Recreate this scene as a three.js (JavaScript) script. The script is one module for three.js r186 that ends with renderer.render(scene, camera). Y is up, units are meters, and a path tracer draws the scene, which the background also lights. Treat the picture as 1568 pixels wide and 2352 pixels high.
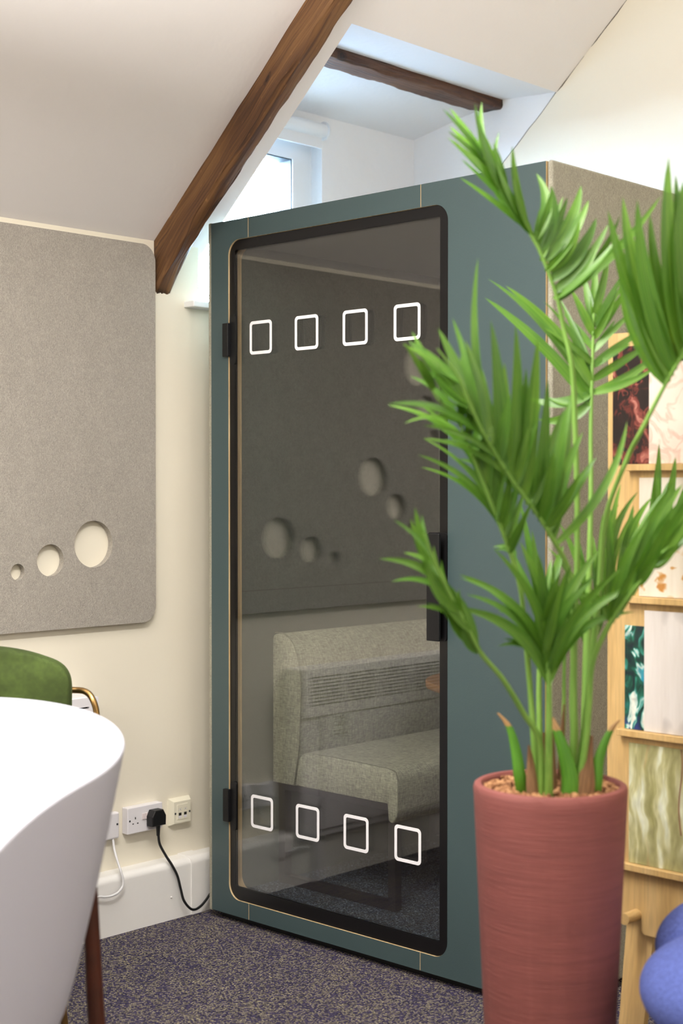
import * as THREE from 'three';
import { RoundedBoxGeometry } from 'three/addons/geometries/RoundedBoxGeometry.js';
import { mergeGeometries, mergeVertices, toCreasedNormals } from 'three/addons/utils/BufferGeometryUtils.js';
import { RectAreaLightUniformsLib } from 'three/addons/lights/RectAreaLightUniformsLib.js';

// ---------------------------------------------------------------- camera, sky, lights, exposure
// Axes: the left wall is the plane x = 0, the booth's front is the plane z = 0, the floor is y = 0.
const YAW = 0.76051;                                   // the camera looks 43.6 degrees to the left of -z
const scene = new THREE.Scene();
const camera = new THREE.PerspectiveCamera(38.373, 1568 / 2352, 0.05, 60);
camera.position.set(3.8131, 1.4193, 3.2374);
camera.rotation.set(-0.01482, YAW, 0, 'YXZ');
camera.focus = 4.45;
camera.userData.fStop = 2.2;
scene.add(camera);
const renderer = new THREE.WebGLRenderer({ antialias: true });
renderer.toneMapping = THREE.LinearToneMapping;
renderer.toneMappingExposure = 1.0;
renderer.shadowMap.enabled = true;
renderer.shadowMap.type = THREE.PCFSoftShadowMap;
RectAreaLightUniformsLib.init();
scene.background = new THREE.Color().setRGB(0.52, 0.76, 1.0);      // an even, overcast daylight sky
scene.backgroundIntensity = 170;
const LAMP = new THREE.Color().setRGB(1.0, 0.97, 0.925);
const LAMP_DOWN = 66, LAMP_UP = 98, FILL_GLOBE = 2.5;
const LAMPS = [[1.7, 1.6], [1.7, 4.6]], FILL_GLOBES = [[4.35, 2.55, 0.9], [4.35, 2.55, 2.9]];

// ---------------------------------------------------------------- small tools
let seed = 20240611;
const rnd = () => { seed = (seed * 1664525 + 1013904223) >>> 0; return seed / 4294967296; };
const ran = (a, b) => a + (b - a) * rnd();
const hash = (x, y, s) => { let h = (x * 374761393 + y * 668265263 + s * 1274126177) | 0; h = Math.imul(h ^ (h >>> 13), 1274126177); return ((h ^ (h >>> 16)) >>> 0) / 4294967295; };
const sm = (t) => t * t * (3 - 2 * t), lerp = (a, b, t) => a + (b - a) * t, clamp = (x, a = 0, b = 1) => Math.min(b, Math.max(a, x));
function vn(x, y, px, py, s) {                         // value noise that repeats after px by py cells
  const x0 = Math.floor(x), y0 = Math.floor(y), fx = sm(x - x0), fy = sm(y - y0), m = (a, n) => ((a % n) + n) % n;
  const a = hash(m(x0, px), m(y0, py), s), b = hash(m(x0 + 1, px), m(y0, py), s), c = hash(m(x0, px), m(y0 + 1, py), s), d = hash(m(x0 + 1, px), m(y0 + 1, py), s);
  return lerp(lerp(a, b, fx), lerp(c, d, fx), fy);
}
function fbm(u, v, px, py, oct, s) { let a = 0.5, t = 0, n = 0; for (let i = 0; i < oct; i++) { t += a * vn(u * px, v * py, px, py, s + i * 17); n += a; a *= 0.5; px *= 2; py *= 2; } return t / n; }
function tex(w, h, f, srgb = true, sizeU = 1, sizeV = sizeU) {       // f(u, v) -> [r, g, b] or a number; sizeU, sizeV: metres per repeat
  const d = new Uint8Array(w * h * 4);
  for (let j = 0; j < h; j++) for (let i = 0; i < w; i++) {
    const c = f((i + 0.5) / w, (j + 0.5) / h), k = (j * w + i) * 4, g = typeof c === 'number';
    for (let n = 0; n < 3; n++) d[k + n] = clamp(g ? c : c[n]) * 255;
    d[k + 3] = 255;
  }
  const t = new THREE.DataTexture(d, w, h);
  t.wrapS = t.wrapT = THREE.RepeatWrapping; t.magFilter = THREE.LinearFilter; t.minFilter = THREE.LinearMipmapLinearFilter; t.generateMipmaps = true;
  if (srgb) t.colorSpace = THREE.SRGBColorSpace;
  t.repeat.set(1 / sizeU, 1 / sizeV);
  t.needsUpdate = true;
  return t;
}
const hex = (h) => [(h >> 16) / 255, ((h >> 8) & 255) / 255, (h & 255) / 255];
const mix3 = (a, b, t) => [lerp(a[0], b[0], t), lerp(a[1], b[1], t), lerp(a[2], b[2], t)];
const mul3 = (a, k) => [a[0] * k, a[1] * k, a[2] * k];
function ramp(stops, t) { for (let i = 1; i < stops.length; i++) if (t <= stops[i][0]) return mix3(stops[i - 1][1], stops[i][1], clamp((t - stops[i - 1][0]) / (stops[i][0] - stops[i - 1][0]))); return stops[stops.length - 1][1]; }
const std = (o) => new THREE.MeshStandardMaterial({ roughness: 0.7, metalness: 0, ...o });
const phy = (o) => new THREE.MeshPhysicalMaterial({ roughness: 0.7, metalness: 0, ...o });

function boxUV(g) {                                    // uv in metres, taken from the side that a face looks to
  g = g.index ? g.toNonIndexed() : g;
  const p = g.attributes.position, n = g.attributes.normal, uv = new Float32Array(p.count * 2);
  for (let i = 0; i < p.count; i += 3) {
    const nx = Math.abs(n.getX(i) + n.getX(i + 1) + n.getX(i + 2)), ny = Math.abs(n.getY(i) + n.getY(i + 1) + n.getY(i + 2)), nz = Math.abs(n.getZ(i) + n.getZ(i + 1) + n.getZ(i + 2));
    for (let k = i; k < i + 3; k++) {
      const x = p.getX(k), y = p.getY(k), z = p.getZ(k);
      const [a, b] = nx >= ny && nx >= nz ? [z, y] : ny >= nz ? [x, z] : [x, y];
      uv[k * 2] = a; uv[k * 2 + 1] = b;
    }
  }
  g.setAttribute('uv', new THREE.BufferAttribute(uv, 2));
  return g;
}
const used = new Map();
function numbered(name) { const n = used.get(name) ?? 0; used.set(name, n + 1); return n ? name + '_' + String(n).padStart(3, '0') : name; }
function shade(o) { o.castShadow = true; o.receiveShadow = true; return o; }
function part(name, g, m, parent, pos) {               // a mesh below a thing or below a part of it
  const o = shade(new THREE.Mesh(g, m)); o.name = name;
  if (pos) o.position.set(...pos);
  parent.add(o);
  return o;
}
function thing(name, label, category, pos = [0, 0, 0], turn = 0, group) {
  const o = new THREE.Group(); o.name = numbered(name); o.position.set(...pos); o.rotation.y = turn;
  o.userData = { label, category }; if (group) o.userData.group = group;
  scene.add(o); return o;
}
function single(name, label, category, g, m, pos, group) {
  const o = shade(new THREE.Mesh(g, m)); o.name = numbered(name); if (pos) o.position.set(...pos);
  o.userData = { label, category }; if (group) o.userData.group = group;
  scene.add(o); return o;
}
function struct(name, label, g, m) {
  const o = shade(new THREE.Mesh(g, m)); o.name = name; o.userData = { kind: 'structure', label };
  scene.add(o); return o;
}
const box = (x0, x1, y0, y1, z0, z1) => boxUV(new THREE.BoxGeometry(x1 - x0, y1 - y0, z1 - z0).translate((x0 + x1) / 2, (y0 + y1) / 2, (z0 + z1) / 2));
const rbox = (x0, x1, y0, y1, z0, z1, r = 0.004, s = 3) => boxUV(new RoundedBoxGeometry(x1 - x0, y1 - y0, z1 - z0, s, r).translate((x0 + x1) / 2, (y0 + y1) / 2, (z0 + z1) / 2));
const joined = (list) => mergeGeometries(list.map((g) => { g = g.index ? g.toNonIndexed() : g; for (const k of Object.keys(g.attributes)) if (!['position', 'normal', 'uv'].includes(k)) g.deleteAttribute(k); return g; }));
function poly(pts) { const s = new THREE.Shape(); pts.forEach(([x, y], i) => (i ? s.lineTo(x, y) : s.moveTo(x, y))); s.closePath(); return s; }
function basis(ex, ey, ez, o = [0, 0, 0]) { return new THREE.Matrix4().makeBasis(new THREE.Vector3(...ex), new THREE.Vector3(...ey), new THREE.Vector3(...ez)).setPosition(...o); }
function slab(shape, depth, m, opt = {}) { const g = new THREE.ExtrudeGeometry(shape, { depth, bevelEnabled: false, curveSegments: 24, ...opt }); if (m) g.applyMatrix4(m); return boxUV(g); }
function tube(pts, r, seg = 40, rad = 10, closed = false) { return new THREE.TubeGeometry(new THREE.CatmullRomCurve3(pts.map((p) => new THREE.Vector3(...p)), closed, 'catmullrom', 0.5), seg, r, rad, closed); }
function roundRect(s, x0, y0, x1, y1, r) {
  s.moveTo(x0 + r, y0); s.lineTo(x1 - r, y0); s.absarc(x1 - r, y0 + r, r, -Math.PI / 2, 0); s.lineTo(x1, y1 - r); s.absarc(x1 - r, y1 - r, r, 0, Math.PI / 2);
  s.lineTo(x0 + r, y1); s.absarc(x0 + r, y1 - r, r, Math.PI / 2, Math.PI); s.lineTo(x0, y0 + r); s.absarc(x0 + r, y0 + r, r, Math.PI, Math.PI * 1.5); return s;
}
function varTube(pts, radii, seg, rad = 8) {            // a tube whose radius changes along the way
  const c = new THREE.CatmullRomCurve3(pts.map((p) => new THREE.Vector3(...p)), false, 'catmullrom', 0.5), g = new THREE.TubeGeometry(c, seg, 1, rad), p = g.attributes.position, v = new THREE.Vector3();
  for (let i = 0; i <= seg; i++) {
    const t = i / seg, k = t * (radii.length - 1), a = Math.min(Math.floor(k), radii.length - 2), r = lerp(radii[a], radii[a + 1], k - a), o = c.getPointAt(t);
    for (let j = 0; j <= rad; j++) { const n = i * (rad + 1) + j; v.fromBufferAttribute(p, n).sub(o).multiplyScalar(r).add(o); p.setXYZ(n, v.x, v.y, v.z); }
  }
  return g;
}

// ---------------------------------------------------------------- materials
const feltTex = (base, s, amp = 0.2) => tex(512, 512, (u, v) => {
  const f = fbm(u, v, 128, 128, 2, s) - 0.5, st = fbm(u, v, 190, 60, 2, s + 5) - 0.5, c = fbm(u, v, 9, 9, 3, s + 9) - 0.5;
  return mul3(base, 1 + amp * (f * 1.1 + st * 1.0 + c * 0.35));
}, true, 0.3);
const feltBump = tex(512, 512, (u, v) => fbm(u, v, 128, 128, 3, 77), false, 0.25);
const weaveTex = (base, s) => tex(512, 512, (u, v) => {
  const a = fbm(u, v, 200, 34, 2, s) - 0.5, b = fbm(u, v, 34, 200, 2, s + 3) - 0.5, c = fbm(u, v, 8, 8, 3, s + 7) - 0.5;
  return mul3(base, 1 + 0.36 * (a + b) + 0.1 * c);
}, true, 0.4);
const weaveBump = tex(512, 512, (u, v) => 0.5 + 0.25 * Math.sin(u * 512 * Math.PI / 4) * Math.cos(v * 512 * Math.PI / 4) + 0.3 * (fbm(u, v, 128, 128, 2, 31) - 0.5), false, 0.3);
const plasterBump = tex(512, 512, (u, v) => 0.75 * fbm(u, v, 5, 5, 4, 11) + 0.25 * fbm(u, v, 90, 90, 2, 23), false, 1.4);
const M = {};
M.wall = std({ color: 0xece5d3, roughness: 0.62, bumpMap: plasterBump, bumpScale: 0.0012 });
M.ceil = std({ color: 0xf3efed, roughness: 0.8, bumpMap: plasterBump, bumpScale: 0.002 });
M.white = std({ color: 0xf6f7f9, roughness: 0.7, bumpMap: plasterBump, bumpScale: 0.003 });
M.gloss = std({ color: 0xf3f1ee, roughness: 0.35, bumpMap: plasterBump, bumpScale: 0.002 });
M.carpet = (() => {
  const N = 128, dark = [hex(0x231f38), hex(0x2e2848), hex(0x3d3558), hex(0x4d455e)], pale = [hex(0x6f6855), hex(0x8b826a), hex(0xa59c80)];
  const loop = (u, v) => { const j = Math.floor(v * N), x = u * N + (j % 2 ? 0.5 : 0), i = Math.floor(x); return [((i % N) + N) % N, ((j % N) + N) % N, x - i - 0.5, v * N - j - 0.5]; };
  const col = tex(1024, 1024, (u, v) => {
    const [i, j] = loop(u, v), big = fbm(u, v, 6, 6, 3, 5) - 0.5, k = hash(i, j, 3), fleck = ((i + (j >> 1)) % 2 === 0 ? 0.6 : 0.05) + big * 0.22 > hash(i, j, 13);
    return mul3(fleck ? pale[Math.floor(k * 2.999)] : dark[Math.floor(k * 3.999)], 0.8 + 0.4 * fbm(u, v, 256, 256, 2, 9));
  }, true, 0.58);
  const bump = tex(1024, 1024, (u, v) => { const [i, j, x, y] = loop(u, v); return clamp((1 - 2.2 * (x * x + y * y)) * (0.6 + 0.4 * hash(i, j, 8))); }, false, 0.58);
  return std({ map: col, bumpMap: bump, bumpScale: 0.003, roughness: 0.97 });
})();
M.darkCarpet = (() => {
  const col = tex(512, 512, (u, v) => { const a = fbm(u, v, 128, 128, 2, 41), b = fbm(u, v, 10, 10, 2, 43); return mul3(ramp([[0, hex(0x10161b)], [0.45, hex(0x27323a)], [0.7, hex(0x4d5d66)], [1, hex(0x8b9aa2)]], clamp((a - 0.2) * 1.5)), 0.85 + 0.3 * b); }, true, 0.45);
  return std({ map: col, bumpMap: tex(512, 512, (u, v) => fbm(u, v, 128, 128, 2, 41), false, 0.45), bumpScale: 0.004, roughness: 0.98 });
})();
M.panelFelt = std({ map: feltTex(hex(0xa39d94), 101, 0.16), bumpMap: feltBump, bumpScale: 0.0012, roughness: 0.95 });
M.boothFelt = std({ map: feltTex(hex(0xa29e8e), 131, 0.16), bumpMap: feltBump, bumpScale: 0.0012, roughness: 0.95 });
M.liner = std({ map: feltTex(hex(0x455048), 151, 0.3), bumpMap: feltBump, bumpScale: 0.001, roughness: 0.95 });
M.bench = std({ map: weaveTex(hex(0x9d9f89), 171), bumpMap: weaveBump, bumpScale: 0.0012, roughness: 0.92 });
M.teal = phy({ color: 0x445658, roughness: 0.42, bumpMap: tex(256, 256, (u, v) => fbm(u, v, 128, 128, 2, 61), false, 0.2), bumpScale: 0.0002 });
const plyTex = tex(256, 512, (u, v) => mul3(mix3(hex(0xc9a877), hex(0xe4cfa4), fbm(u, v, 40, 4, 3, 191)), 0.92 + 0.16 * fbm(u, v, 90, 12, 2, 193)), true, 0.25, 0.5);
M.ply = std({ map: plyTex, roughness: 0.55 });
M.birch = std({ map: tex(512, 512, (u, v) => mul3(mix3(hex(0xbf9a60), hex(0xd3b27c), fbm(u, v, 14, 3, 4, 211)), 0.93 + 0.14 * fbm(u, v, 120, 10, 2, 213)), true, 0.6), roughness: 0.5 });
M.black = std({ color: 0x0c0c0e, roughness: 0.45 });
M.blackMetal = std({ color: 0x131315, roughness: 0.5, metalness: 0.2 });
M.frit = std({ color: 0x08080a, roughness: 0.3 });
M.glass = phy({ color: 0xfcfcfc, transmission: 1, roughness: 0, thickness: 0, ior: 1.5 });
M.winGlass = phy({ color: 0xffffff, transmission: 1, roughness: 0, thickness: 0, ior: 1.45 });
M.decal = std({ color: 0xfcfbff, roughness: 0.5 });
M.upvc = std({ color: 0xeef0f2, roughness: 0.3 });
M.gasket = std({ color: 0x1d2226, roughness: 0.6 });
M.plastic = std({ color: 0xe9e6ea, roughness: 0.3 });
M.plasticCream = std({ color: 0xebe6d2, roughness: 0.35 });
M.hole = std({ color: 0x0d0d0d, roughness: 0.8 });
M.cableBlack = std({ color: 0x101113, roughness: 0.45 });
M.cableWhite = std({ color: 0xe6e6e8, roughness: 0.4 });
const oakTex = tex(1024, 512, (u, v) => {
  const w = fbm(u, v, 3, 4, 3, 301) * 0.12, g = fbm(u, v + w, 5, 60, 3, 303), f = fbm(u, v + w, 14, 200, 2, 305), b = fbm(u, v, 6, 5, 3, 307);
  let c = ramp([[0, hex(0x27160c)], [0.38, hex(0x51341f)], [0.62, hex(0x704d2c)], [1, hex(0x8f6c43)]], clamp(0.62 * g + 0.26 * f + 0.5 * b - 0.12));
  for (const [ku, kv, r] of [[0.2, 0.3, 0.02], [0.62, 0.72, 0.028], [0.86, 0.2, 0.024], [0.42, 0.55, 0.014]]) { const d = Math.hypot((u - ku) * 2, v - kv) / r; if (d < 2.2) c = mix3(c, mul3(hex(0x2a170d), 1 + 0.7 * Math.sin(d * 7)), clamp(1.2 - d * 0.55)); }
  const sc = fbm(u, v, 60, 120, 1, 311); if (sc > 0.9) c = mix3(c, hex(0xa67a4c), (sc - 0.9) * 6);
  return c;
}, true, 1.3, 0.5);
const oakBump = tex(512, 512, (u, v) => 0.6 * fbm(u, v, 6, 80, 3, 303) + 0.4 * fbm(u, v, 20, 20, 3, 313), false, 1.3, 0.5);
M.oak = std({ map: oakTex, bumpMap: oakBump, bumpScale: 0.004, roughness: 0.62 });
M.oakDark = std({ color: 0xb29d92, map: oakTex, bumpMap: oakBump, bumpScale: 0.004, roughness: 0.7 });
M.lampBody = std({ color: 0xf0f0f0, roughness: 0.5 });
M.lampFace = new THREE.MeshStandardMaterial({ color: 0xffffff, emissive: LAMP, emissiveIntensity: 1.6, roughness: 0.6 });

// ---------------------------------------------------------------- the room
const T = 0.9, TH = Math.atan(T), CS = Math.cos(TH), SN = Math.sin(TH), EAVE = 2.244, ZB = -1.18, XR = 5.7, ZF = 6.0, YC = 3.45, XC = (YC - EAVE) / T;
const roofY = (x) => EAVE + T * x;
struct('floor', 'purple and beige flecked loop pile carpet', box(-0.3, XR + 0.3, -0.12, 0, ZB - 0.2, ZF + 0.2), M.carpet);
{ // left wall with the window opening of the dormer
  const s = poly([[ZB - 0.22, 0], [ZF + 0.2, 0], [ZF + 0.2, 2.3], [-0.063, 2.3], [-0.063, 2.05], [ZB - 0.22, 2.05]]);
  const d = poly([[ZB - 0.22, 2.05], [-0.665, 2.05], [-0.665, 2.735], [-0.063, 2.735], [-0.063, 2.3], [0.02, 2.3], [0.02, 2.98], [ZB - 0.22, 2.98]]);
  struct('wall_window', 'white plaster round the dormer window', slab(d, 0.3, basis([0, 0, 1], [0, 1, 0], [-1, 0, 0])), M.white);
  struct('wall_left', 'cream painted plaster side wall', slab(s, 0.3, basis([0, 0, 1], [0, 1, 0], [-1, 0, 0])), M.wall);
}
{ // the sloped ceiling, cut out where the dormer opens
  const sMax = XC / CS, s1 = 0.686 / CS, s = poly([[-0.095, -0.1], [ZF + 0.2, -0.1], [ZF + 0.2, sMax], [ZB - 0.02, sMax], [ZB - 0.02, s1], [-0.095, s1]]);
  struct('ceiling', 'off-white sloping attic ceiling', slab(s, 0.14, basis([0, 0, 1], [CS, SN, 0], [-SN, CS, 0], [0, EAVE, 0])), M.ceil);
  struct('ceiling_flat', 'flat white ceiling along the ridge', box(XC - 0.02, XR - XC + 0.02, YC, YC + 0.12, ZB - 0.2, ZF + 0.2), M.ceil);
  const q = poly([[ZB - 0.2, -0.1], [ZF + 0.2, -0.1], [ZF + 0.2, sMax], [ZB - 0.2, sMax]]);
  struct('ceiling_slope', 'sloping attic ceiling across the room', slab(q, 0.14, basis([0, 0, -1], [-CS, SN, 0], [SN, CS, 0], [XR, EAVE, ZF + ZB])), M.ceil);
  const near = poly([[-0.3, 2.3], [0.02, 2.3], [0.7, 2.9], [0.7, 3.02], [-0.3, 3.02]]);
  struct('wall_dormer', 'white side cheek of the dormer', slab(near, 0.1, basis([1, 0, 0], [0, 1, 0], [0, 0, 1], [0, 0, -0.095])), M.white);
  const dc = poly([[-0.3, 2.79], [0.0, 2.8], [0.42, 2.882], [0.688, 2.864], [0.72, 2.9], [0.72, 3.05], [-0.3, 3.05]]);
  struct('ceiling_dormer', 'white ceiling of the dormer', slab(dc, 1.3, basis([1, 0, 0], [0, 1, 0], [0, 0, 1], [0, 0, -1.3])), M.white);
  const crack = []; for (let i = 0; i <= 26; i++) { const x = 0.3 + i / 26 * 0.76; crack.push([x, roofY(x) + (i % 26 ? ran(-0.0035, 0.0035) : 0)]); }
  const gable = struct('wall_back', 'cream painted gable wall', slab(poly([[-0.3, 0], [XR + 0.3, 0], [XR + 0.3, 2.2], [XR, EAVE], [XR - XC, YC + 0.05], [XC, YC + 0.05], ...crack.slice().reverse(), [0, EAVE], [-0.3, EAVE]]), 0.2, basis([1, 0, 0], [0, 1, 0], [0, 0, 1], [0, 0, ZB - 0.2])), M.wall);
  const up = crack.filter(([x]) => x < 0.78);
  struct('wall_cheek', 'white dormer cheek above the plaster crack', slab(poly([[-0.3, EAVE], [0, EAVE], ...up, [up[up.length - 1][0], 3.05], [-0.3, 3.05]]), 0.19, basis([1, 0, 0], [0, 1, 0], [0, 0, 1], [0, 0, ZB - 0.195])), M.white);
  const cl = crack.filter(([x]) => x > 0.33), wv = cl.map(() => ran(0.0005, 0.0016));
  part('plaster_crack', slab(poly([...cl.map(([x, y], i) => [x - wv[i] * SN, y + wv[i] * CS]), ...cl.map(([x, y], i) => [x + wv[i] * SN, y - wv[i] * CS]).reverse()]), 0.0012, basis([1, 0, 0], [0, 1, 0], [0, 0, 1], [0, 0, ZB])), std({ color: 0x3a2a1c, roughness: 0.9 }), gable);
  struct('ground_outside', 'dark paved ground outside below the dormer window', box(-40, -0.6, -3.3, -3, -30, 30), std({ color: 0x6d7078, roughness: 0.95 }));
  struct('wall_right', 'cream wall across the room', box(XR, XR + 0.3, 0, 2.4, ZB - 0.2, ZF + 0.2), M.wall);
  struct('wall_front', 'cream wall behind the viewer', slab(poly([[-0.3, 0], [XR + 0.3, 0], [XR + 0.3, 2.3], [XR - XC, YC + 0.1], [XC, YC + 0.1], [-0.3, 2.3]]), 0.2, basis([1, 0, 0], [0, 1, 0], [0, 0, 1], [0, 0, ZF])), M.wall);
}
{ // boxed skirting with a rounded top edge and a joint cover
  const prof = (t, h, r) => { const s = new THREE.Shape(); s.moveTo(0, 0); s.lineTo(t, 0); s.lineTo(t, h - r); s.absarc(t - r, h - r, r, 0, Math.PI / 2); s.lineTo(0, h); s.closePath(); return s; };
  const run = (t, h, r, z0, z1) => slab(prof(t, h, r), z1 - z0, basis([1, 0, 0], [0, 1, 0], [0, 0, 1], [0, 0, z0]));
  const sk = struct('baseboard_left', 'deep white boxed skirting along the left wall', run(0.07, 0.19, 0.022, ZB, ZF), M.gloss);
  part('joint_cover', run(0.0735, 0.1935, 0.024, -0.03, 0.032), M.gloss, sk);
  part('screw', new THREE.SphereGeometry(0.004, 10, 6), M.gloss, sk, [0.07, 0.075, 0.118]);
}
// unseen suspended lights; upward faces added to brighten the ceiling, far lamp as fill
for (const [i, [x, z]] of LAMPS.entries()) {
  const y = 2.56, t = thing('pendant_light', ['long suspended light nearest the phone booth', 'added long suspended fill light by the front wall'][i], 'pendant light', [x, y, z]);
  part('housing', joined([box(-0.11, -0.1, -0.03, 0.03, -0.61, 0.61), box(0.1, 0.11, -0.03, 0.03, -0.61, 0.61), box(-0.1, 0.1, -0.03, 0.03, 0.6, 0.61), box(-0.1, 0.1, -0.03, 0.03, -0.61, -0.6)]), M.lampBody, t);
  part('lower_light_diffuser', box(-0.1, 0.1, -0.024, -0.012, -0.6, 0.6), M.lampFace, t);
  part('added_uplight_diffuser', box(-0.1, 0.1, 0.012, 0.024, -0.6, 0.6), M.lampFace, t);
  for (const s of [-1, 1]) part('suspension_wire', new THREE.CylinderGeometry(0.0012, 0.0012, YC - y - 0.024, 6).translate(0, (YC - y + 0.024) / 2, 0.5 * s), M.gasket, t);
  for (const s of [-1, 1]) {
    const l = new THREE.RectAreaLight(LAMP, s < 0 ? LAMP_DOWN : LAMP_UP, 0.2, 1.2); l.name = 'pendant_light_glow';
    l.position.set(x, y + s * 0.034, z); l.rotation.x = s < 0 ? -Math.PI / 2 : Math.PI / 2; scene.add(l);
  }
}
// added fill globes, unseen, that brighten the sloping ceiling and the room
for (const [i, [x, y, z]] of FILL_GLOBES.entries()) {
  const t = thing('added_fill_globe', ['added unseen globe fill light near the gable wall', 'added unseen globe fill light nearer the front wall'][i], 'pendant light', [x, y, z]);
  part('added_glow_ball', new THREE.SphereGeometry(0.17, 32, 20), M.lampFace, t);
  part('cap', new THREE.CylinderGeometry(0.04, 0.05, 0.05, 20).translate(0, 0.185, 0), M.blackMetal, t);
  part('cord', new THREE.CylinderGeometry(0.003, 0.003, YC - y - 0.2, 8).translate(0, (YC - y + 0.2) / 2, 0), M.blackMetal, t);
  const l = new THREE.PointLight(LAMP, FILL_GLOBE, 0, 2); l.name = 'added_fill_globe_glow'; l.position.set(x, y, z); l.castShadow = true; l.shadow.radius = 7; scene.add(l);
}
// ---------------------------------------------------------------- timbers
function timber(len, w, h, amp, s) {                    // along +x; the top surface is y = 0, the timber hangs from it; width along z
  const seg = 90, ring = [], R = 0.012, n = 6;
  const side = (ax, ay, bx, by) => { for (let i = 0; i < n; i++) ring.push([lerp(ax, bx, i / n), lerp(ay, by, i / n)]); };
  side(0, 0, 0, -h + R); side(0, -h + R, R, -h); side(R, -h, w - R, -h); side(w - R, -h, w, -h + R); side(w, -h + R, w, 0);
  ring.push([w, 0]);
  const P = [], UV = [], I = [], m = ring.length;
  let acc = [0]; for (let j = 1; j < m; j++) acc.push(acc[j - 1] + Math.hypot(ring[j][0] - ring[j - 1][0], ring[j][1] - ring[j - 1][1]));
  for (let i = 0; i <= seg; i++) for (let j = 0; j < m; j++) {
    const x = i / seg * len, [z, y] = ring[j], k = amp * (fbm(x / 3, j / m * 0.5, 40, 12, 3, s) - 0.5), k2 = amp * (fbm(x / 3 + 0.3, j / m * 0.5, 24, 12, 3, s + 50) - 0.5), corner = j > 5 && j < 13 || j > 17 && j < 25 ? 1.6 : 1;
    P.push(x, y + 1.6 * k * corner * (y < -0.01 ? 1 : 0.3), z + 1.6 * k2 * corner); UV.push(x, acc[j]);
  }
  for (let i = 0; i < seg; i++) for (let j = 0; j < m - 1; j++) { const a = i * m + j, b = a + 1, c = a + m, d = c + 1; I.push(a, b, c, b, d, c); }
  for (const e of [0, seg]) { const c = P.length / 3; P.push(e / seg * len, -h / 2, w / 2); UV.push(0, 0); for (let j = 0; j < m; j++) { const a = e * m + j, b = e * m + (j + 1) % m; e ? I.push(c, a, b) : I.push(c, b, a); } }
  const g = new THREE.BufferGeometry(); g.setAttribute('position', new THREE.Float32BufferAttribute(P, 3)); g.setAttribute('uv', new THREE.Float32BufferAttribute(UV, 2)); g.setIndex(I);
  g.computeVertexNormals(); return g;
}
{
  // the rafter follows the slope; sheared so that its foot stands upright against the wall
  const g = timber(1.6, 0.064, 0.145, 0.009, 401), sh = new THREE.Matrix4().set(1, 0, 0, 0, T, 1, 0, 0, 0, 0, 1, 0, 0, 0, 0, 1);
  const gp = g.attributes.position; for (let i = 0; i < gp.count; i++) { const k = clamp(1 - gp.getX(i) / 0.075); if (gp.getY(i) < -0.05) gp.setY(i, gp.getY(i) - 0.034 * k * (0.88 + 0.24 * hash(i, 3, 7)) * (-gp.getY(i) / 0.145)); }
  g.applyMatrix4(sh); g.computeVertexNormals();
  single('rafter_beam', 'dark brown hewn timber rafter running up the sloping ceiling', 'beam', g, M.oak, [-0.005, EAVE + 0.004, 0.062]);
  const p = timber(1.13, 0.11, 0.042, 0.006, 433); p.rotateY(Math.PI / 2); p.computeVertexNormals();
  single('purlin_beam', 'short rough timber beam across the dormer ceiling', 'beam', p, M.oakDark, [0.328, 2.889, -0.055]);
}
// ---------------------------------------------------------------- window, blind, sill
{
  const w = new THREE.Group(); w.name = 'window_1'; w.userData = { kind: 'structure', label: 'white framed dormer window' }; scene.add(w);
  const fr = (z0, z1, y0, y1, t, x0, x1, tl = t, tb = t) => joined([box(x0, x1, y0, y1, z0, z0 + t), box(x0, x1, y0, y1, z1 - tl, z1), box(x0, x1, y0, y0 + tb, z0 + t, z1 - tl), box(x0, x1, y1 - t, y1, z0 + t, z1 - tl)]);
  const f = part('window_frame', fr(-0.665, -0.063, 2.05, 2.735, 0.04, -0.13, -0.055, 0.01, 0.006), M.upvc, w);
  part('sash', fr(-0.62, -0.075, 2.056, 2.695, 0.062, -0.12, -0.045, 0.03, 0.016), M.upvc, w);
  part('gasket', fr(-0.5605, -0.1025, 2.0705, 2.6355, 0.007, -0.112, -0.05, 0.003, 0.003), M.gasket, f);
  part('gasket', fr(-0.627, -0.072, 2.051, 2.702, 0.005, -0.12, -0.052, 0.002, 0.004), M.gasket, f);
  part('window_pane', box(-0.09, -0.086, 2.071, 2.64, -0.56, -0.103), M.winGlass, w);
  const s = struct('trim_1', 'white window sill board', rbox(-0.05, 0.05, 2.035, 2.056, -0.72, 0.0, 0.004), M.upvc);
  const b = thing('roller_blind', 'white roller blind rolled up above the dormer window', 'blind', [0.035, 2.735, -0.64]);
  part('roll', new THREE.CylinderGeometry(0.026, 0.026, 0.57, 28).rotateX(Math.PI / 2).translate(0, 0, 0.285), M.upvc, b);
  part('bracket', new THREE.CylinderGeometry(0.034, 0.034, 0.008, 28).rotateX(Math.PI / 2), M.upvc, b);
  part('bracket', new THREE.CylinderGeometry(0.034, 0.034, 0.008, 28).rotateX(Math.PI / 2).translate(0, 0, 0.572), M.upvc, b);
  part('fabric_drop', rbox(-0.006, 0.0, -0.066, 0, 0.01, 0.56, 0.002), M.upvc, b);
  const beads = []; for (let i = 0; i < 44; i++) { const z = lerp(-0.3, -0.065, i / 43), y = 2.061 + 4 * Math.max(0, z + 0.2) ** 2; for (const o of [0, 1]) beads.push(new THREE.SphereGeometry(0.0022, 6, 4).translate(-0.06, y - 2.735 + o * 0.009, z + 0.64)); }
  part('bead_chain', joined(beads), std({ color: 0x8f8a9c, roughness: 0.4 }), b).userData.kind = 'stuff';
}
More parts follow.
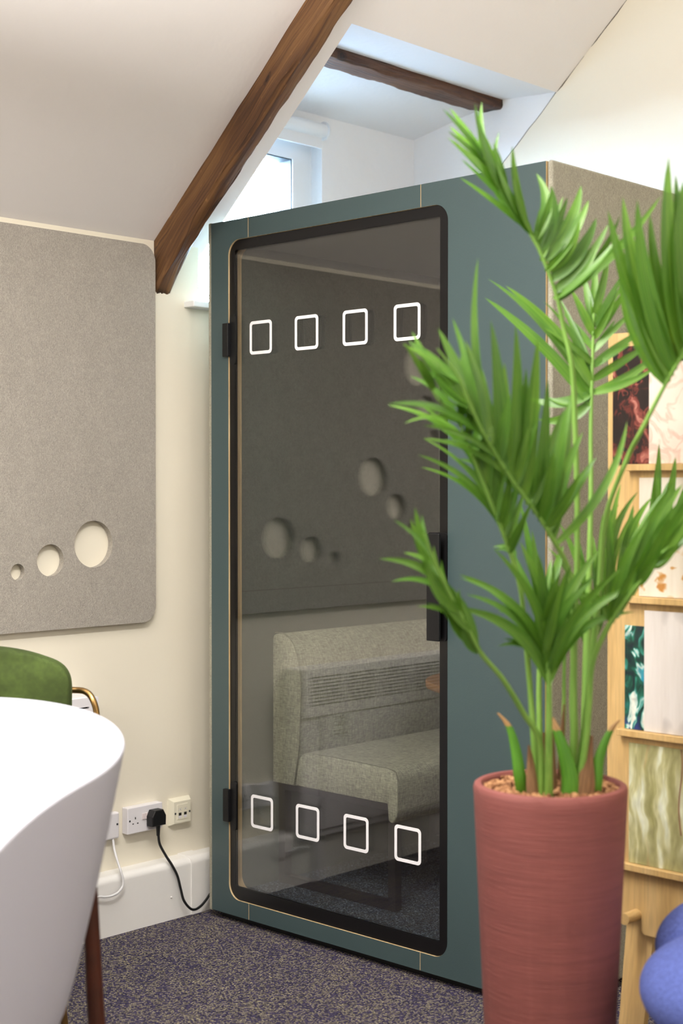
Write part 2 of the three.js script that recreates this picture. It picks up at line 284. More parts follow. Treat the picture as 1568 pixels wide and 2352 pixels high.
// ---------------------------------------------------------------- left wall fittings
{ // the felt panel with its three rows of round cut-outs
  const z0 = 0.143, z1 = 3.4, y0 = 0.986, y1 = 2.224, R = 0.055, s = new THREE.Shape();
  roundRect(s, z0, y0, z1, y1, R);
  for (const [z, y, r] of [[0.396, 1.248, 0.0745], [0.561, 1.202, 0.05], [0.68, 1.1705, 0.025], [0.897, 1.47, 0.075], [1.03, 1.355, 0.05], [1.12, 1.265, 0.026], [1.16, 1.905, 0.077], [1.21, 1.745, 0.051], [1.255, 1.635, 0.026]]) { const h = new THREE.Path(); h.absarc(z, y, r, 0, Math.PI * 2, true); s.holes.push(h); }
  single('acoustic_panel', 'large grey felt acoustic wall panel with round holes', 'acoustic panel', slab(s, 0.022, basis([0, 0, 1], [0, 1, 0], [-1, 0, 0], [0.024, 0, 0]), { curveSegments: 48 }), M.panelFelt);
}
{ // convector heater under the panel
  const t = thing('convector_heater', 'white slatted convector heater low on the wall behind the green chair', 'heater', [0, 0.16, 0.44]);
  const L = 1.75, Hh = 0.617, X = 0.105;
  part('body', rbox(0.001, X - 0.012, 0, Hh, 0, L, 0.008), M.plastic, t);
  const n = 9, cover = new THREE.Shape(); cover.moveTo(0, 0.445); cover.lineTo(L, 0.445); cover.lineTo(L, Hh - 0.002); cover.lineTo(0, Hh - 0.002); cover.closePath();
  for (let k = 0; k < 9; k++) for (let i = 0; i < n; i++) { const a = 0.034 + k * 0.187, y = 0.482 + i * 0.0125, h = new THREE.Path(); if (a + 0.17 > L) continue; h.moveTo(a, y); h.lineTo(a + 0.17, y); h.lineTo(a + 0.17, y + 0.0055); h.lineTo(a, y + 0.0055); h.closePath(); cover.holes.push(h); }
  part('grille', slab(cover, 0.012, basis([0, 0, 1], [0, 1, 0], [-1, 0, 0], [X, 0, 0])), M.plastic, t);
  part('slot_backing', box(X - 0.0125, X - 0.0118, 0.47, 0.6, 0.02, L - 0.02), M.hole, t);
  part('lower_panel', rbox(X - 0.013, X - 0.004, 0.03, 0.438, 0.1, L - 0.02, 0.003), M.plastic, t);
  const lab = tex(128, 128, (u, v) => { const row = Math.floor(v * 16), on = v > 0.1 && v < 0.92 && u > 0.12 && u < 0.12 + 0.7 * hash(row, 2, 5) + 0.1 && (v * 16) % 1 > 0.45; return on ? 0.25 : 0.9; });
  const lg = new THREE.BoxGeometry(0.001, 0.1, 0.1).translate(X - 0.0035, 0.395, 0.185); part('rating_label', lg, std({ map: lab, roughness: 0.6 }), t);
  part('foot', box(0.02, 0.08, -0.16, 0.0, 0.08, 0.12), M.plastic, t); part('foot', box(0.02, 0.08, -0.16, 0.0, L - 0.12, L - 0.08), M.plastic, t);
}
const screwGeo = () => joined([new THREE.CylinderGeometry(0.0034, 0.0034, 0.002, 12).rotateZ(Math.PI / 2)]);
{ // double socket
  const t = thing('double_socket', 'white double power socket with a black plug in its right half', 'socket', [0, 0.343, 0.1945]);
  part('plate', rbox(0.0, 0.03, -0.043, 0.043, -0.073, 0.073, 0.003), M.plastic, t);
  for (const dz of [0.009, -0.003]) part('switch', rbox(0.029, 0.0335, -0.002, 0.018, dz - 0.0045, dz + 0.0045, 0.001), std({ color: 0xe6d9d9, roughness: 0.35 }), t);
  const outlet = (c) => { const g = joined([box(0.0296, 0.0302, 0.003, 0.0105, c - 0.002, c + 0.002), box(0.0296, 0.0302, -0.0125, -0.009, c + 0.0065, c + 0.0125), box(0.0296, 0.0302, -0.0125, -0.009, c - 0.0125, c - 0.0065)]); part('pin_holes', g, M.hole, t); };
  outlet(0.041);
  part('screw', screwGeo(), M.gasket, t, [0.0295, 0.0, 0.064]); part('screw', screwGeo(), M.gasket, t, [0.0295, 0.0, -0.07]);
}
{ // plug and its cord to the booth
  const t = thing('power_plug', 'black mains plug with its black cord running to the booth', 'plug', [0, 0.341, 0.163]);
  const s = poly([[-0.025, -0.02], [0.025, -0.02], [0.026, 0.008], [0.016, 0.026], [-0.016, 0.026], [-0.026, 0.008]]);
  part('plug_body', slab(s, 0.026, basis([0, 0, 1], [0, 1, 0], [-1, 0, 0], [0.061, 0, 0]), { bevelEnabled: true, bevelSize: 0.003, bevelThickness: 0.004, bevelSegments: 3 }), M.cableBlack, t);
  part('strain_relief', new THREE.CylinderGeometry(0.0075, 0.0055, 0.036, 16).translate(0.05, -0.04, -0.006), M.cableBlack, t);
  const w = (x, y, z) => [x, y - 0.341, z - 0.163];
  part('cord', tube([w(0.05, 0.305, 0.157), w(0.052, 0.279, 0.157), w(0.054, 0.253, 0.153), w(0.066, 0.216, 0.138), w(0.08, 0.182, 0.122), w(0.087, 0.146, 0.106), w(0.093, 0.105, 0.098), w(0.1, 0.065, 0.09), w(0.104, 0.035, 0.067), w(0.104, 0.026, 0.044), w(0.1, 0.032, 0.014), w(0.095, 0.046, -0.013), w(0.09, 0.06, -0.035), w(0.088, 0.1, -0.09)], 0.0043, 110, 10), M.cableBlack, t);
}
{ // network socket with bevelled plate
  const t = thing('network_socket', 'cream twin network socket beside the phone booth', 'socket', [0, 0.338, 0.03]);
  const g = new THREE.CylinderGeometry(0.036 * Math.SQRT2, 0.0455 * Math.SQRT2, 0.019, 4, 1).toNonIndexed(); g.rotateY(Math.PI / 4); g.rotateZ(-Math.PI / 2); g.translate(0.0135, 0, 0); g.computeVertexNormals();
  part('plate', joined([boxUV(g), box(0, 0.004, -0.0455, 0.0455, -0.0455, 0.0455)]), M.plasticCream, t);
  part('module', rbox(0.022, 0.0245, -0.025, 0.026, -0.0235, 0.0235, 0.001), M.plasticCream, t);
  for (const [dz, n] of [[0.0115, '19'], [-0.0115, '20']]) {
    part('jack', box(0.0244, 0.0248, -0.0115, -0.002, dz - 0.0058, dz + 0.0058), M.hole, t);
    part('shutter', rbox(0.0244, 0.0252, -0.02, -0.0118, dz - 0.0065, dz + 0.0065, 0.0003), M.plastic, t);
    const cv = document.createElement('canvas'); cv.width = 96; cv.height = 64; const c = cv.getContext('2d'); c.fillStyle = '#f2eee2'; c.fillRect(0, 0, 96, 64); c.strokeStyle = '#b7ae95'; c.lineWidth = 4; c.strokeRect(2, 2, 92, 60); c.fillStyle = '#222'; c.font = 'bold 36px sans-serif'; c.textAlign = 'center'; c.fillText(n, 48, 45);
    const ct = new THREE.CanvasTexture(cv); ct.colorSpace = THREE.SRGBColorSpace;
    part('number_label', new THREE.PlaneGeometry(0.014, 0.0085).rotateY(Math.PI / 2).translate(0.0251, 0.0095, dz), std({ map: ct, roughness: 0.5 }), t);
  }
  part('screw', screwGeo(), M.gasket, t, [0.0232, -0.003, 0.031]); part('screw', screwGeo(), M.gasket, t, [0.0232, -0.003, -0.031]);
}
{ // fused spur with white flex, half behind the chair
  const t = thing('fused_spur', 'white fused spur with a white flex, half hidden by the white chair', 'socket', [0, 0.337, 0.338]);
  part('plate', rbox(0, 0.024, -0.043, 0.043, -0.043, 0.043, 0.007, 4), M.plastic, t);
  part('fuse_cover', rbox(0.0235, 0.0265, -0.012, 0.018, 0.004, 0.03, 0.001), M.plastic, t);
  part('screw', screwGeo(), M.gasket, t, [0.0242, 0.004, -0.033]);
  const w = (x, y, z) => [x, y - 0.337, z - 0.338];
  part('flex', tube([w(0.014, 0.298, 0.317), w(0.02, 0.285, 0.318), w(0.03, 0.264, 0.322), w(0.055, 0.236, 0.33), w(0.079, 0.209, 0.336), w(0.087, 0.18, 0.332), w(0.09, 0.157, 0.336), w(0.09, 0.141, 0.355), w(0.088, 0.135, 0.38), w(0.087, 0.137, 0.405), w(0.085, 0.141, 0.432), w(0.08, 0.128, 0.5)], 0.0038, 90, 10), M.cableWhite, t);
}

// ---------------------------------------------------------------- the phone booth
const BX0 = 0.1383, BX1 = 1.4873, BH = 2.3, BZ = -1.12, HX0 = 0.2225, HX1 = 1.1495, HY0 = 0.078, HY1 = 2.234, HR = 0.05, SX0 = 0.318, SX1 = 1.048, PY = 0.025;
{
  const t = thing('phone_booth', 'tall dark teal office phone booth with a black edged glass door', 'phone booth');
  const mats = [M.teal, M.ply], dep = 0.018, at0 = [0, 0, -dep];
  const panel = (name, s) => { const g = new THREE.ExtrudeGeometry(s, { depth: dep, bevelEnabled: false, curveSegments: 20 }); const gr = g.groups.map((x) => ({ ...x })); const u = boxUV(g); u.clearGroups(); gr.forEach((x) => u.addGroup(x.start, x.count, x.materialIndex)); return part(name, u, mats, t, at0); };
  const L = new THREE.Shape(); L.moveTo(BX0, PY); L.lineTo(SX0 - 0.001, PY); L.lineTo(SX0 - 0.001, HY0); L.lineTo(HX0 + HR, HY0); L.absarc(HX0 + HR, HY0 + HR, HR, -Math.PI / 2, -Math.PI, true); L.lineTo(HX0, HY1 - HR); L.absarc(HX0 + HR, HY1 - HR, HR, Math.PI, Math.PI / 2, true); L.lineTo(SX0 - 0.001, HY1); L.lineTo(SX0 - 0.001, BH); L.lineTo(BX0, BH); L.closePath();
  const R = new THREE.Shape(); R.moveTo(BX1, BH); R.lineTo(SX1 + 0.001, BH); R.lineTo(SX1 + 0.001, HY1); R.lineTo(HX1 - HR, HY1); R.absarc(HX1 - HR, HY1 - HR, HR, Math.PI / 2, 0, true); R.lineTo(HX1, HY0 + HR); R.absarc(HX1 - HR, HY0 + HR, HR, 0, -Math.PI / 2, true); R.lineTo(SX1 + 0.001, HY0); R.lineTo(SX1 + 0.001, PY); R.lineTo(BX1, PY); R.closePath();
  panel('front_stile', L); panel('front_panel', R);
  panel('front_header', poly([[SX0 + 0.001, HY1], [SX1 - 0.001, HY1], [SX1 - 0.001, BH], [SX0 + 0.001, BH]]));
  panel('front_rail', poly([[SX0 + 0.001, PY], [SX1 - 0.001, PY], [SX1 - 0.001, HY0], [SX0 + 0.001, HY0]]));
  for (const x of [SX0, SX1]) for (const [a, b] of [[HY1, BH], [PY, HY0]]) part('plywood_seam', box(x - 0.002, x + 0.002, a + 0.001, b - 0.001, -0.017, -0.0008), M.ply, t);
  part('plinth', box(BX0 + 0.02, BX1 - 0.02, 0, PY + 0.01, BZ + 0.02, -0.03), M.black, t);
  // felt outer shell
  part('felt_side', rbox(BX0 - 0.0165, BX0 - 0.0005, 0.02, BH + 0.003, BZ, -0.001, 0.005), M.boothFelt, t).userData.label = 'grey green felt side of the booth';
  part('felt_side', rbox(BX1 + 0.0005, BX1 + 0.0185, 0.02, BH + 0.003, BZ, -0.003, 0.009, 5), M.boothFelt, t).userData.label = 'grey green felt side of the booth';
  part('back_panel', box(BX0, BX1, 0.03, BH, BZ, BZ + 0.018), M.boothFelt, t);
  part('roof', box(BX0, BX1, BH - 0.02, BH - 0.002, BZ + 0.018, -0.018), std({ color: 0xd8d4cb, roughness: 0.7 }), t);  // unseen roof kept pale to bounce window light up into the dormer
  // interior lining: two felt panels a side with a narrow seam, ceiling, floor
  const XI0 = 0.225, XI1 = 1.395, YS = 1.084, YFL = 0.095, YCE = 2.225, ZI0 = BZ + 0.05, ZI1 = -0.057;
  const line = (g) => part('lining_panel', g, M.liner, t);
  line(box(XI0 - 0.02, XI0, YS + 0.0012, YCE, ZI0, ZI1)); line(box(XI0 - 0.02, XI0, YFL, YS - 0.0012, ZI0, ZI1)); part('seam_backing', box(XI0 - 0.021, XI0 - 0.004, YS - 0.0012, YS + 0.0012, ZI0, ZI1), M.hole, t);
  line(box(XI1, XI1 + 0.02, YFL, YCE, ZI0, ZI1)); line(box(XI0 - 0.02, XI1 + 0.02, YFL, YCE, ZI0 - 0.02, ZI0));
  part('booth_ceiling', box(XI0 - 0.02, XI1 + 0.02, YCE, YCE + 0.02, ZI0 - 0.02, ZI1), std({ color: 0x77786f, roughness: 0.9 }), t);
  part('booth_carpet', box(XI0 - 0.02, XI1 + 0.02, YFL - 0.02, YFL, ZI0 - 0.02, ZI1), M.darkCarpet, t);
  // inner plywood frame behind the door
  const f = new THREE.Shape(); roundRect(f, 0.16, 0.04, 1.46, 2.27, 0.01); const h = new THREE.Path(); roundRect(h, XI0, 0.101, 1.113, 2.215, 0.045); f.holes.push(h);
  part('inner_frame', slab(f, 0.033, basis([1, 0, 0], [0, 1, 0], [0, 0, 1], [0, 0, -0.056])), M.ply, t);
  // glass door and what is fixed to it
  const gs = new THREE.Shape(); roundRect(gs, HX0 + 0.0025, HY0 + 0.0025, HX1 - 0.0025, HY1 - 0.0025, HR - 0.002);
  const door = part('glass_door', slab(gs, 0.005, basis([1, 0, 0], [0, 1, 0], [0, 0, 1], [0, 0, -0.011])), M.glass, t);
  part('rear_pane', slab(gs, 0.004, basis([1, 0, 0], [0, 1, 0], [0, 0, 1], [0, 0, -0.0215])), M.glass, door);
  const bs = new THREE.Shape(); roundRect(bs, HX0 + 0.001, HY0 + 0.001, HX1 - 0.001, HY1 - 0.001, HR - 0.001); const bh = new THREE.Path(); roundRect(bh, 0.2485, 0.121, 1.116, 2.2015, 0.008); bs.holes.push(bh);
  part('black_border', joined([slab(bs, 0.0012, basis([1, 0, 0], [0, 1, 0], [0, 0, 1], [0, 0, -0.0066])), slab(bs, 0.005, basis([1, 0, 0], [0, 1, 0], [0, 0, 1], [0, 0, -0.0165]))]), M.frit, door);
  for (const [y0, y1] of [[1.856, 1.965], [0.331, 0.438]]) {
    const hg = part('hinge', rbox(0.205, 0.2315, y0, y1, -0.001, 0.012, 0.002), M.blackMetal, door);
    const hp = new THREE.Shape(); roundRect(hp, 0.2285, y0 - 0.027, 0.256, y1 + 0.027, 0.011);
    part('hinge_plate', slab(hp, 0.006, basis([1, 0, 0], [0, 1, 0], [0, 0, 1], [0, 0, -0.0065])), M.blackMetal, hg);
  }
  { // pull handle: a back plate and a grip that stands off it
    const y0 = 0.988, y1 = 1.298, hp = new THREE.Shape(); roundRect(hp, 1.072, y0, 1.146, y1, 0.012);
    const hd = part('pull_handle', slab(hp, 0.006, basis([1, 0, 0], [0, 1, 0], [0, 0, 1], [0, 0, -0.0065])), M.blackMetal, door);
    part('grip', joined([rbox(1.098, 1.112, y0 + 0.002, y1 - 0.002, -0.001, 0.032, 0.003), rbox(1.098, 1.145, y0 + 0.002, y1 - 0.002, 0.024, 0.034, 0.003)]), M.blackMetal, hd);
    part('inside_grip', rbox(1.064, 1.104, y0, y1, -0.05, -0.0145, 0.006), M.blackMetal, hd);
  }
  const ring = new THREE.Shape(); roundRect(ring, -0.0515, -0.0535, 0.0515, 0.0535, 0.0135); const rh = new THREE.Path(); roundRect(rh, -0.0415, -0.0435, 0.0415, 0.0435, 0.0065); ring.holes.push(rh);
  const rg = slab(ring, 0.0006, null, { curveSegments: 8 });
  for (const y of [1.9095, 0.3815]) for (let i = 0; i < 4; i++) part('square_decal', rg, M.decal, door, [0.3715 + i * 0.2068 + (y < 1 ? 0.003 : -0.001), y, -0.0058]).userData.label = 'white rounded square outline on the glass';
}
{ // upholstered bench inside
  const t = thing('booth_bench', 'grey green upholstered bench seat inside the phone booth', 'bench', [0, 0.097, 0]);
  const o = 0.097, len = 0.84, z = -0.2, place = basis([1, 0, 0], [0, 1, 0], [0, 0, 1], [0, -o, z - len]);
  const spl = (pts) => { const s = new THREE.Shape(); s.moveTo(...pts[0]); for (let i = 1; i < pts.length; i++) pts[i].length === 4 ? s.quadraticCurveTo(...pts[i]) : s.lineTo(...pts[i]); s.closePath(); return s; };
  const bev = { bevelEnabled: true, bevelSize: 0.006, bevelThickness: 0.007, bevelSegments: 4, curveSegments: 14 };
  const back = spl([[0.234, 0.44], [0.322, 0.44], [0.345, 0.56, ], [0.356, 0.7], [0.356, 0.79], [0.35, 0.86, 0.318, 0.9], [0.292, 0.932, 0.262, 0.932], [0.234, 0.932, 0.234, 0.918]]);
  const seat = spl([[0.342, 0.441], [0.742, 0.441], [0.75, 0.441, 0.752, 0.43], [0.756, 0.388], [0.762, 0.378, 0.772, 0.388], [0.784, 0.42], [0.785, 0.5], [0.785, 0.539, 0.74, 0.543], [0.42, 0.549], [0.37, 0.55, 0.356, 0.52]]);
  const soft = (g) => { g = g.toNonIndexed ? (g.index ? g.toNonIndexed() : g) : g; return boxUV(toCreasedNormals(g, 0.7)); };
  part('backrest', soft(new THREE.ExtrudeGeometry(back, { depth: len, ...bev }).applyMatrix4(place)), M.bench, t);
  part('seat', soft(new THREE.ExtrudeGeometry(seat, { depth: len, ...bev }).applyMatrix4(place)), M.bench, t);
  const b = (...a) => { const g = box(...a); g.translate(0, -o, 0); return g; };
  for (const [za, zb] of [[-0.235, -0.205], [-1.02, -0.99]]) part('leg_frame', joined([b(0.246, 0.276, o, 0.44, za, zb), b(0.74, 0.77, o, 0.44, za, zb), b(0.276, 0.74, o, o + 0.028, za, zb), b(0.276, 0.74, 0.412, 0.44, za, zb)]), M.blackMetal, t);
  const pip = tube([[0.24, 0.94 - o, z + 0.005], [0.29, 0.938 - o, z + 0.005], [0.33, 0.9 - o, z + 0.005], [0.361, 0.8 - o, z + 0.005], [0.361, 0.7 - o, z + 0.005], [0.35, 0.55 - o, z + 0.005], [0.328, 0.44 - o, z + 0.005]], 0.0014, 50, 6); part('piping', pip, M.bench, t);
  part('piping', tube([[0.37, 0.535 - o, z + 0.005], [0.42, 0.553 - o, z + 0.005], [0.74, 0.547 - o, z + 0.005], [0.784, 0.53 - o, z + 0.005], [0.789, 0.47 - o, z + 0.005], [0.786, 0.4 - o, z + 0.005]], 0.0014, 60, 6), M.bench, t);
}
{ // round table at the other side
  const t = thing('round_table', 'small round wooden table inside the booth at the door edge', 'table', [0.826, 0.096, -0.757]);
  const top = new THREE.LatheGeometry([[0, 0.655], [0.295, 0.655], [0.304, 0.659], [0.306, 0.665], [0.306, 0.678], [0.302, 0.684], [0, 0.685]].map((p) => new THREE.Vector2(...p)), 48);
  part('table_top', boxUV(top), std({ map: tex(256, 256, (u, v) => mul3(mix3(hex(0x8f6a45), hex(0xb98f62), fbm(u, v, 4, 30, 3, 501)), 1), true, 0.4), roughness: 0.5 }), t);
  part('pedestal', new THREE.CylinderGeometry(0.025, 0.025, 0.65, 24).translate(0, 0.335, 0), M.blackMetal, t);
  part('base', new THREE.CylinderGeometry(0.16, 0.165, 0.012, 40).translate(0, 0.006, 0), M.blackMetal, t);
}

